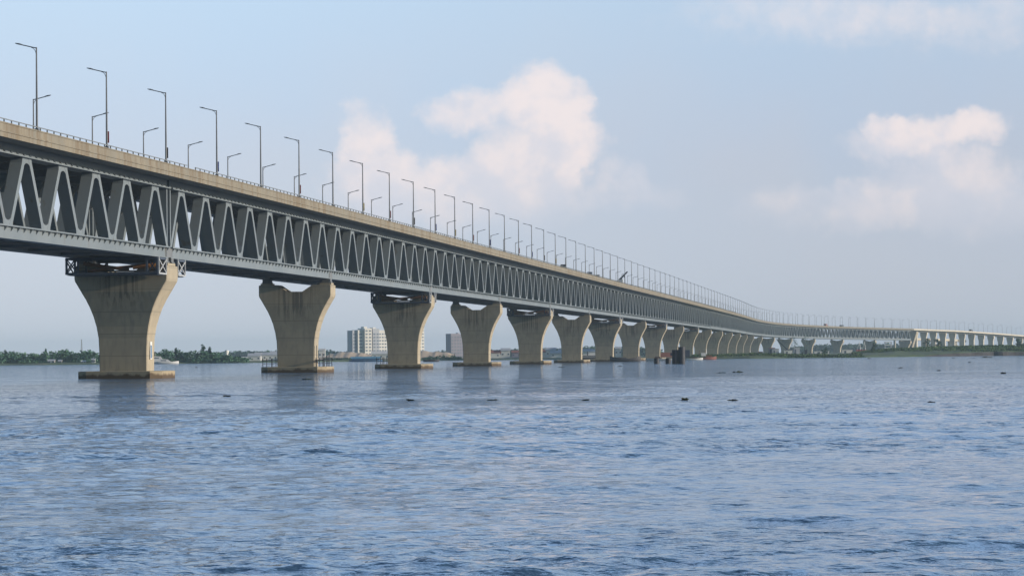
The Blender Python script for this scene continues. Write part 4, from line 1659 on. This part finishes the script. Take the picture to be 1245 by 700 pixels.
def person(px, w, label, coat, hgt=1.7):
    """walking figure: one continuous skinned body, hair as its child"""
    s = s_of(px, w)
    verts = [(0, 0, .95), (0, 0, 1.18), (0, 0, 1.40), (0, 0, 1.50), (0, .02, 1.62), (.10, 0, .90), (.11, .10, .50), (.11, .16, .06), (.11, .28, .03), (-.10, 0, .90), (-.11, -.06, .50), (-.11, -.22, .08), (-.11, -.12, .03),
             (.18, 0, 1.38), (.25, -.06, 1.12), (.27, .04, .88), (-.18, 0, 1.38), (-.25, .08, 1.12), (-.27, .18, .90)]
    edges = [(0, 1), (1, 2), (2, 3), (3, 4), (0, 5), (5, 6), (6, 7), (7, 8), (0, 9), (9, 10), (10, 11), (11, 12), (2, 13), (13, 14), (14, 15), (2, 16), (16, 17), (17, 18)]
    rad = [.15, .14, .15, .06, .11, .10, .07, .045, .04, .10, .07, .045, .04, .07, .05, .04, .07, .05, .04]
    me = bpy.data.meshes.new('person')
    me.from_pydata([tuple(c * hgt / 1.75 for c in v) for v in verts], edges, [])
    o = bpy.data.objects.new('person', me)
    col.objects.link(o)
    sk = o.modifiers.new('skin', 'SKIN')
    for i, v in enumerate(me.skin_vertices[0].data):
        v.radius = (rad[i], rad[i])
        v.use_root = i == 0
    sb = o.modifiers.new('smooth', 'SUBSURF')
    sb.levels = sb.render_levels = 1
    me.materials.append(coat)
    o.location = P(s, w, Z_PT + .005) if w > 10.5 else P(s, w, 31.345)
    o.rotation_euler = (0, 0, -heading(s))
    tag(o, label, 'person')
    d = MB()
    d.tube((0, .0, 1.63 * hgt / 1.75), (0, -.01, 1.76 * hgt / 1.75), .115, .06, 10)
    h_ = d.build('hair', wood, o)
    return o


PEOPLE = [(773.2, 'person in dark clothes walking on the deck just right of the truck crane', wood), (776.8, 'person in blue clothes walking right of the truck crane post', gantry),
          (783, 'person in black walking on the deck by the second lamp past the truck crane', bannerd), (789.6, 'person in dark red standing on the deck by the third lamp past the truck crane', redroof),
          (878.5, 'person in black on the deck where the bridge begins to bend', bannerd), (884.0, 'person in dark green on the deck at the start of the bend', weedm)]
for (px, lab, mt) in PEOPLE:
    person(px, 10.1, lab, mt, 1.8)

# ------------------------------------------------------------------ floating weed
def weed(px, py, w, h, label):
    b = on_water(px, py)
    m = MB()
    rr_ = random.Random(int(px * 7))
    for i in range(max(18, int(w * 16))):
        x = rr_.uniform(-1, 1)
        y = rr_.uniform(-.4, .4)
        hh = h * (1 - x * x * .6) * rr_.uniform(.5, 1.1)
        a = rr_.uniform(0, 6.28)
        q = Vector((x * w / 2, y * w * .5, 0))
        e = Vector((math.cos(a), math.sin(a), 0)) * (.10 + .1 * rr_.random())
        ln = Vector((rr_.uniform(-.2, .2), rr_.uniform(-.2, .2), hh))
        m.add([q - e, q + e, q + ln * .7 + e * 1.2, q + ln, q + ln * .7 - e * 1.2], [(0, 1, 2, 3, 4)])
    n = 14
    for zz_, k in ((-.25, .6), (h * .22, 1.0)):
        pass
    ring0 = [(math.cos(6.283 * i / n) * w / 2 * (.85 + .25 * rr_.random()), math.sin(6.283 * i / n) * w * .28, -.25) for i in range(n)]
    ring1 = [(p_[0] * .92, p_[1] * .92, h * .28 * (.7 + .6 * rr_.random())) for p_ in ring0]
    m.loft([ring0, ring1])
    o = m.build('floating_weed', weedm, fix=False)
    o.location = b
    tag(o, label, 'floating weed', 'dark weed clumps drifting on the river')


WEED = [
    (498, 487, .45, .28, 'small dark weed clump floating in mid-river below the third pier'),
    (597, 486.3, .95, .16, 'flat ragged weed strip floating in mid-river below the fourth pier'),
    (711, 486.6, .35, .22, 'tiny dark weed clump floating in mid-river below the sixth pier'),
    (831, 486.5, .34, .42, 'upright dark weed tuft floating below the mooring dolphin'),
    (889.5, 487, .34, .28, 'tiny weed tuft floating right of the upright tuft'),
    (875, 453.2, 2.6, .28, 'dim flat weed clump floating right of the mooring dolphin'),
    (896.5, 452.6, 3.4, .55, 'larger dark weed clump right of the dim flat one'),
    (372, 461.4, 2.9, .35, 'dark weed clump floating close below the second pier cap'),
    (275, 482, .75, .3, 'small weed clump floating below the gap of the first two piers'),
    (238, 446.8, 3.2, .55, 'dark weed clump floating between the first and second piers, near the bank'),
    (682, 446.5, 5.5, .4, 'long dark weed raft floating below the sixth pier'),
    (752.5, 445.4, 3.2, .5, 'dark weed clump floating below the seventh pier'),
    (1055.5, 436.0, 6.5, .8, 'dark weed raft floating below the twenty-third pier'),
    (1199, 434.6, 9.5, 1.3, 'long dark weed raft off the eroded bank at the right'),
    (1158, 435.2, 4.2, .7, 'weed clump left of the long raft off the eroded bank'),
    (1183, 435.3, 2.4, .5, 'small weed clump close to the long raft off the eroded bank'),
    (1178, 440.6, 2.2, .5, 'small round weed clump below the long raft at the right'),
    (1140, 450.6, 1.3, .4, 'tiny weed clump floating far right in mid-river'),
    (1219, 454, .9, .5, 'tiny upright weed tuft near the right edge'),
    (1094, 447.2, 2.4, .35, 'flat weed clump floating below the slanting pier'),
    (1131, 489.5, .25, .25, 'tiny weed tuft alone in the right half of the river'),
]
for wv in WEED:
    weed(wv[0], wv[1], wv[2] * (.30 if wv[1] < 452 and wv[0] < 1190 else .5), wv[3] * .45, wv[4])

# ------------------------------------------------------------------ haze
d = MB()
d.box((0, 0, 32.0), (24400, 24400, 70.0))
hz = d.build('haze', None or bpy.data.materials.new('haze'))
hm = hz.data.materials[0]
hm.use_nodes = True
nt = hm.node_tree
nt.nodes.remove(nt.nodes['Principled BSDF'])
pv = nt.nodes.new('ShaderNodeVolumePrincipled')
pv.inputs['Color'].default_value = (.62, .82, 1.0, 1)
pv.inputs['Density'].default_value = 7.5e-5
pv.inputs['Anisotropy'].default_value = 0.0
nt.links.new(pv.outputs[0], nt.nodes['Material Output'].inputs['Volume'])
tag(hz, kind='stuff')
